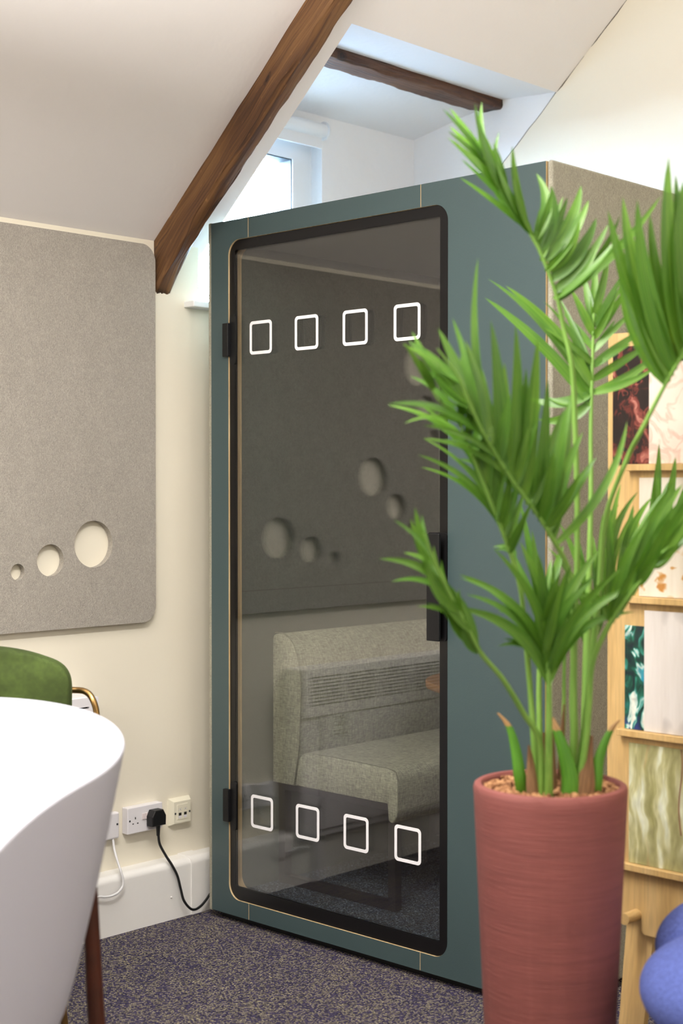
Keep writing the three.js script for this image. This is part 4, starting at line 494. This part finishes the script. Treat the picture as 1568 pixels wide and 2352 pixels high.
// ---------------------------------------------------------------- the sample display stand
{
  const t = thing('display_stand', 'birch plywood display stand with ledges behind the palm', 'display stand', [1.751, 0, 0.1]);
  const W = 0.78;
  const board = poly([[0.0, 0.36], [0.1, 0.36], [0.1, 0.33], [0.109, 0.321], [W - 0.109, 0.321], [W - 0.1, 0.33], [W - 0.1, 0.36], [W, 0.36], [W, 1.81], [0, 1.81]]);
  part('board', slab(board, 0.018, basis([1, 0, 0], [0, 1, 0], [0, 0, 1], [0, 0, -0.018])), M.birch, t);
  for (const [x, y] of [[0.062, 1.475], [0.062, 1.149], [0.04, 0.818], [0.04, 0.486]]) part('ledge', rbox(x, W - x, y - 0.008, y + 0.008, 0, 0.022, 0.0015), M.birch, t);
  for (const x of [0.1, W - 0.1]) {
    part('dowel', new THREE.CylinderGeometry(0.014, 0.014, 0.1, 28).rotateX(Math.PI / 2).translate(x < 0.4 ? 0.087 : W - 0.087, 0.367, 0.006), M.birch, t);
    const leg = poly([[-0.036, 0.0], [0.03, 0.0], [0.038, 0.42], [-0.044, 0.42]]);
    part('leg', slab(leg, 0.02, new THREE.Matrix4().makeTranslation(x < 0.4 ? 0.085 : W - 0.085, 0, 0.012).multiply(new THREE.Matrix4().makeRotationX(-0.17))), M.birch, t);
    part('rear_leg', slab(poly([[-0.03, 0], [0.03, 0], [0.03, 1.5], [-0.03, 1.5]]), 0.02, new THREE.Matrix4().makeTranslation(x, 0, -0.34).multiply(new THREE.Matrix4().makeRotationX(0.19))), M.birch, t);
  }
  const warp = (u, v, p, s, k) => { const a = fbm(u, v, p, p, 3, s), b = fbm(u, v, p, p, 3, s + 7); return [u + k * (a - 0.5), v + k * (b - 0.5)]; };
  const sample = (name, label, x0, x1, y0, y1, z, f) => {
    const g = new RoundedBoxGeometry(x1 - x0, y1 - y0, 0.004, 2, 0.001); const p = g.attributes.position, uv = g.attributes.uv; for (let i = 0; i < p.count; i++) uv.setXY(i, p.getX(i) / (x1 - x0) + 0.5, p.getY(i) / (y1 - y0) + 0.5);
    const tx = tex(256, 384, f, true, 1); return single(name, label, 'sample', g, phy({ map: tx, roughness: 0.3, clearcoat: 0.25, clearcoatRoughness: 0.2 }), [(x0 + x1) / 2, (y0 + y1) / 2, z], 'decor samples on the display stand');
  };
  sample('decor_sample', 'dark red feathery patterned sample on the top ledge', 1.767, 1.98, 1.4838, 1.776, 0.1025, (u, v) => { const [a, b] = warp(u, v, 5, 801, 0.5), [c, d] = warp(a, b, 9, 811, 0.22), k = fbm(c, d, 7, 7, 4, 821), e = fbm(c, d, 26, 26, 2, 827); return ramp([[0, hex(0x120a0a)], [0.4, hex(0x1e0f0f)], [0.5, hex(0x55221d)], [0.64, hex(0x7a3a33)], [0.8, hex(0xa9695c)], [1, hex(0xc88f80)]], clamp(k * 1.15 - 0.12 + 0.28 * (e - 0.5))); });
  sample('decor_sample', 'pale pink veined marble sample on the top ledge', 1.8745, 2.085, 1.4838, 1.73, 0.1075, (u, v) => { const [a, b] = warp(u, v, 3, 831, 0.6), k = Math.abs(fbm(a, b, 4, 6, 4, 833) - 0.5) * 2, m = fbm(u, v, 3, 3, 3, 835); return mix3(mix3(hex(0xdfb9aa), hex(0xe6dacd), clamp(k * 6)), hex(0xd3c4b4), clamp(m - 0.35)); });
  sample('decor_sample', 'pale streaky sample with rust spots on the second ledge', 1.845, 2.14, 1.158, 1.45, 0.1035, (u, v) => { const k = fbm(u, v, 16, 2, 3, 841), [a, b] = warp(u, v, 9, 843, 0.1), r = fbm(a, b, 9, 12, 3, 845), lo = clamp((0.55 - v) * 3); return mix3(mix3(hex(0xcfc1ad), hex(0xe7ded2), k), hex(0xb97f3c), clamp((r - 0.62) * 7) * lo); });
  sample('decor_sample', 'teal and green jungle patterned sample on the third ledge', 1.804, 2.01, 0.8268, 1.084, 0.1025, (u, v) => { const [a, b] = warp(u, v, 3, 851, 0.7), [c, d] = warp(a, b, 6, 853, 0.3), k = fbm(c, d, 5, 5, 3, 855), e = fbm(c, d, 8, 5, 3, 857), n = fbm(u, v, 24, 24, 2, 859); let q = ramp([[0, hex(0x12232e)], [0.3, hex(0x0f3a31)], [0.48, hex(0x1f6a55)], [0.58, hex(0x3f8f86)], [0.68, hex(0xa9c6c0)], [1, hex(0xe4ded2)]], clamp(k * 1.5 - 0.25)); q = mix3(q, hex(0x1f86a0), clamp((e - 0.52) * 6) * clamp(1.4 - Math.abs(v - 0.42) * 5)); q = mix3(q, hex(0x22306a), clamp((e - 0.5) * 6) * clamp(1.2 - v * 7)); return mul3(q, 0.85 + 0.3 * n); });
  sample('decor_sample', 'whitewashed wood grain sample on the third ledge', 1.863, 2.16, 0.8268, 1.124, 0.1075, (u, v) => { const k = fbm(u, v, 12, 2, 3, 861), g = fbm(u, v, 60, 6, 2, 863), m = fbm(u, v, 5, 3, 3, 865); return mix3(mix3(hex(0xcfc6bf), hex(0xe6e0dc), k * 0.7 + g * 0.3), hex(0xb9b2ae), clamp((m - 0.66) * 5)); });
  sample('decor_sample', 'green and cream onyx striped sample on the lowest ledge', 1.8175, 2.115, 0.4948, 0.793, 0.1035, (u, v) => { const [a] = warp(u, v, 4, 871, 0.12), k = fbm(a, v, 14, 2, 4, 873), l = fbm(a + 0.03, v, 10, 2, 3, 875), n = fbm(u, v, 30, 14, 2, 877); let q = ramp([[0, hex(0x8d8a58)], [0.35, hex(0xa9a474)], [0.55, hex(0xc3c095)], [0.72, hex(0xd2d4b8)], [1, hex(0xe4e2dc)]], clamp(k * 1.5 - 0.25)); q = mix3(q, hex(0xb08a5e), clamp((l - 0.66) * 5)); const cr = Math.abs(u - 0.49 - 0.015 * Math.sin(v * 9)); if (v > 0.3) q = mix3(q, hex(0x7a4f3c), clamp(1 - cr / 0.011)); return mul3(q, 0.92 + 0.16 * n); });
}

// ---------------------------------------------------------------- chairs
{ // white tub armchair in the foreground; its back looks away from the viewer
  const t = thing('tub_chair', 'white moulded shell armchair in the left foreground', 'chair', [1.162, 0, 1.698], YAW);
  const BACK = 1.473, A = 2.5, nu = 96, nv = 26, th = 0.013;
  const rimY = (f) => 0.9367 - 0.0561 * (1 - Math.cos(f)) - 0.356 * Math.pow(clamp(Math.abs(f) - 1.807), 2.83);
  const at = (f, s, off) => { // s = 0 at the foot of the shell, 1 at the rim
    const a = BACK - f, y0 = 0.34, y = lerp(y0, rimY(f), s), k = (y - y0) / 0.55, R = 0.2897 + 0.1301 * Math.pow(clamp(k, 0, 1.3), 0.8034) + off;
    return [R * Math.cos(a), y, -R * Math.sin(a)];
  };
  const P = [], I = [], ring = nv * 2 + 8;
  for (let i = 0; i <= nu; i++) {
    const f = lerp(-A, A, i / nu);
    for (let j = 0; j <= nv; j++) P.push(...at(f, j / nv, 0));
    for (let j = 1; j < 8; j++) { const a = Math.PI * j / 8, q = at(f, 1, -th / 2 + th / 2 * Math.cos(a)); q[1] += th * 0.7 * Math.sin(a); P.push(...q); }
    for (let j = nv; j >= 0; j--) P.push(...at(f, j / nv, -th));
  }
  const m = P.length / 3 / (nu + 1);
  for (let i = 0; i < nu; i++) for (let j = 0; j < m - 1; j++) { const a = i * m + j, b = a + 1, c = a + m, d = c + 1; I.push(a, c, b, b, c, d); }
  for (const i of [0, nu]) for (let j = 0; j < m / 2 - 1; j++) { const a = i * m + j, b = a + 1, c = i * m + m - 1 - j, d = c - 1; i ? I.push(a, c, b, b, c, d) : I.push(a, b, c, b, d, c); }
  const g = new THREE.BufferGeometry(); g.setAttribute('position', new THREE.Float32BufferAttribute(P, 3)); g.setIndex(I); g.computeVertexNormals();
  const wp = std({ color: 0xd2d3df, roughness: 0.42 });
  part('shell', g, wp, t);
  part('seat', (() => { const s = new THREE.LatheGeometry([[0, 0.30], [0.22, 0.305], [0.28, 0.328], [0.2885, 0.342], [0.284, 0.372], [0.26, 0.385], [0, 0.378]].map((p) => new THREE.Vector2(...p)), 64); return s; })(), wp, t);
  const wd = std({ map: tex(64, 256, (u, v) => mul3(mix3(hex(0x381a0d), hex(0x5e2c15), fbm(u, v, 12, 3, 3, 901)), 1)), roughness: 0.4 });
  for (const a of [0.41, 2.536, 3.673, -0.727]) part('leg', varTube((a > 0 && a < 3 ? [[0.36, 0.58], [0.374, 0.29], [0.402, 0.0]] : [[0.2, 0.33], [0.26, 0.17], [0.32, 0.0]]).map(([q, y]) => [q * Math.cos(a), y, -q * Math.sin(a)]), [0.016, 0.019, 0.014], 14, 16), wd, t);
}
{ // green velvet chair behind it, brass tube arms
  const t = thing('velvet_chair', 'green velvet chair with a curved back and brass tube arm', 'chair', [0.598, 0, 1.241], YAW + 0.06);
  const vel = tex(256, 256, (u, v) => mul3(mix3(hex(0x2c3810), hex(0x4d6028), clamp(fbm(u, v, 5, 5, 4, 911) * 1.3 - 0.15)), 0.9 + 0.2 * fbm(u, v, 60, 60, 2, 913)), true, 0.6);
  const vm = phy({ map: vel, roughness: 0.85, sheen: 0.35, sheenColor: new THREE.Color(0x7f9450), sheenRoughness: 0.4 });
  const bs = new THREE.Shape(); bs.moveTo(-0.24, 0.52); bs.lineTo(0.24, 0.52); bs.lineTo(0.243, 0.9); bs.bezierCurveTo(0.243, 0.95, 0.215, 0.96, 0.18, 0.972); bs.bezierCurveTo(0.08, 1.01, -0.08, 1.01, -0.18, 0.972); bs.bezierCurveTo(-0.215, 0.96, -0.243, 0.95, -0.243, 0.9); bs.closePath();
  const bg = new THREE.ExtrudeGeometry(bs, { depth: 0.035, bevelEnabled: true, bevelSize: 0.012, bevelThickness: 0.014, bevelSegments: 5, curveSegments: 24, steps: 1 });
  part('backrest', boxUV(toCreasedNormals(bg, 0.9)), vm, t, [0, 0, -0.2]);
  part('seat', rbox(-0.24, 0.24, 0.43, 0.52, -0.2, 0.26, 0.035, 5), vm, t);
  const br = std({ color: 0xb7935f, metalness: 1, roughness: 0.3 });
  for (const s of [-1, 1]) {
    part('arm', tube([[0.2 * s, 0.89, -0.21], [0.26 * s, 0.89, -0.212], [0.292 * s, 0.886, -0.2], [0.312 * s, 0.864, -0.185], [0.322 * s, 0.82, -0.18], [0.33 * s, 0.7, -0.16], [0.33 * s, 0.62, -0.1], [0.32 * s, 0.6, 0.0], [0.3 * s, 0.5, 0.1], [0.24 * s, 0.47, 0.14]], 0.0085, 70, 14), br, t);
    part('leg', varTube([[0.19 * s, 0.44, 0.2], [0.23 * s, 0, 0.25]], [0.012, 0.01], 6, 12), br, t);
    part('leg', varTube([[0.19 * s, 0.44, -0.16], [0.23 * s, 0, -0.22]], [0.012, 0.01], 6, 12), br, t);
  }
}
{ // blue upholstered pouf cut by the right edge
  const t = thing('upholstered_pouf', 'blue rounded upholstered seat at the lower right edge', 'pouf', [2.338, 0, 0.5085], YAW);
  const bt = tex(256, 256, (u, v) => mul3(hex(0x5866ab), 0.86 + 0.3 * fbm(u, v, 90, 90, 2, 921)), true, 0.3), bm = std({ map: bt, bumpMap: feltBump, bumpScale: 0.0015, roughness: 0.95 });
  const lobe = (sx, sy, sz, m) => { const g = new THREE.SphereGeometry(1, 48, 32).scale(sx, sy, sz).translate(...m); g.computeVertexNormals(); return boxUV(g); };
  part('seat_cushion', lobe(0.2, 0.118, 0.2, [0, 0.393, 0]), bm, t);
  part('back_cushion', lobe(0.2, 0.125, 0.12, [0.072, 0.424, -0.2]), bm, t);
  part('base', new THREE.LatheGeometry([[0, 0.02], [0.15, 0.02], [0.17, 0.05], [0.16, 0.2], [0.13, 0.33], [0, 0.33]].map((p) => new THREE.Vector2(...p)), 40), bm, t);
  part('plinth', new THREE.CylinderGeometry(0.13, 0.13, 0.022, 32).translate(0, 0.011, 0), M.blackMetal, t);
}
renderer.render(scene, camera);
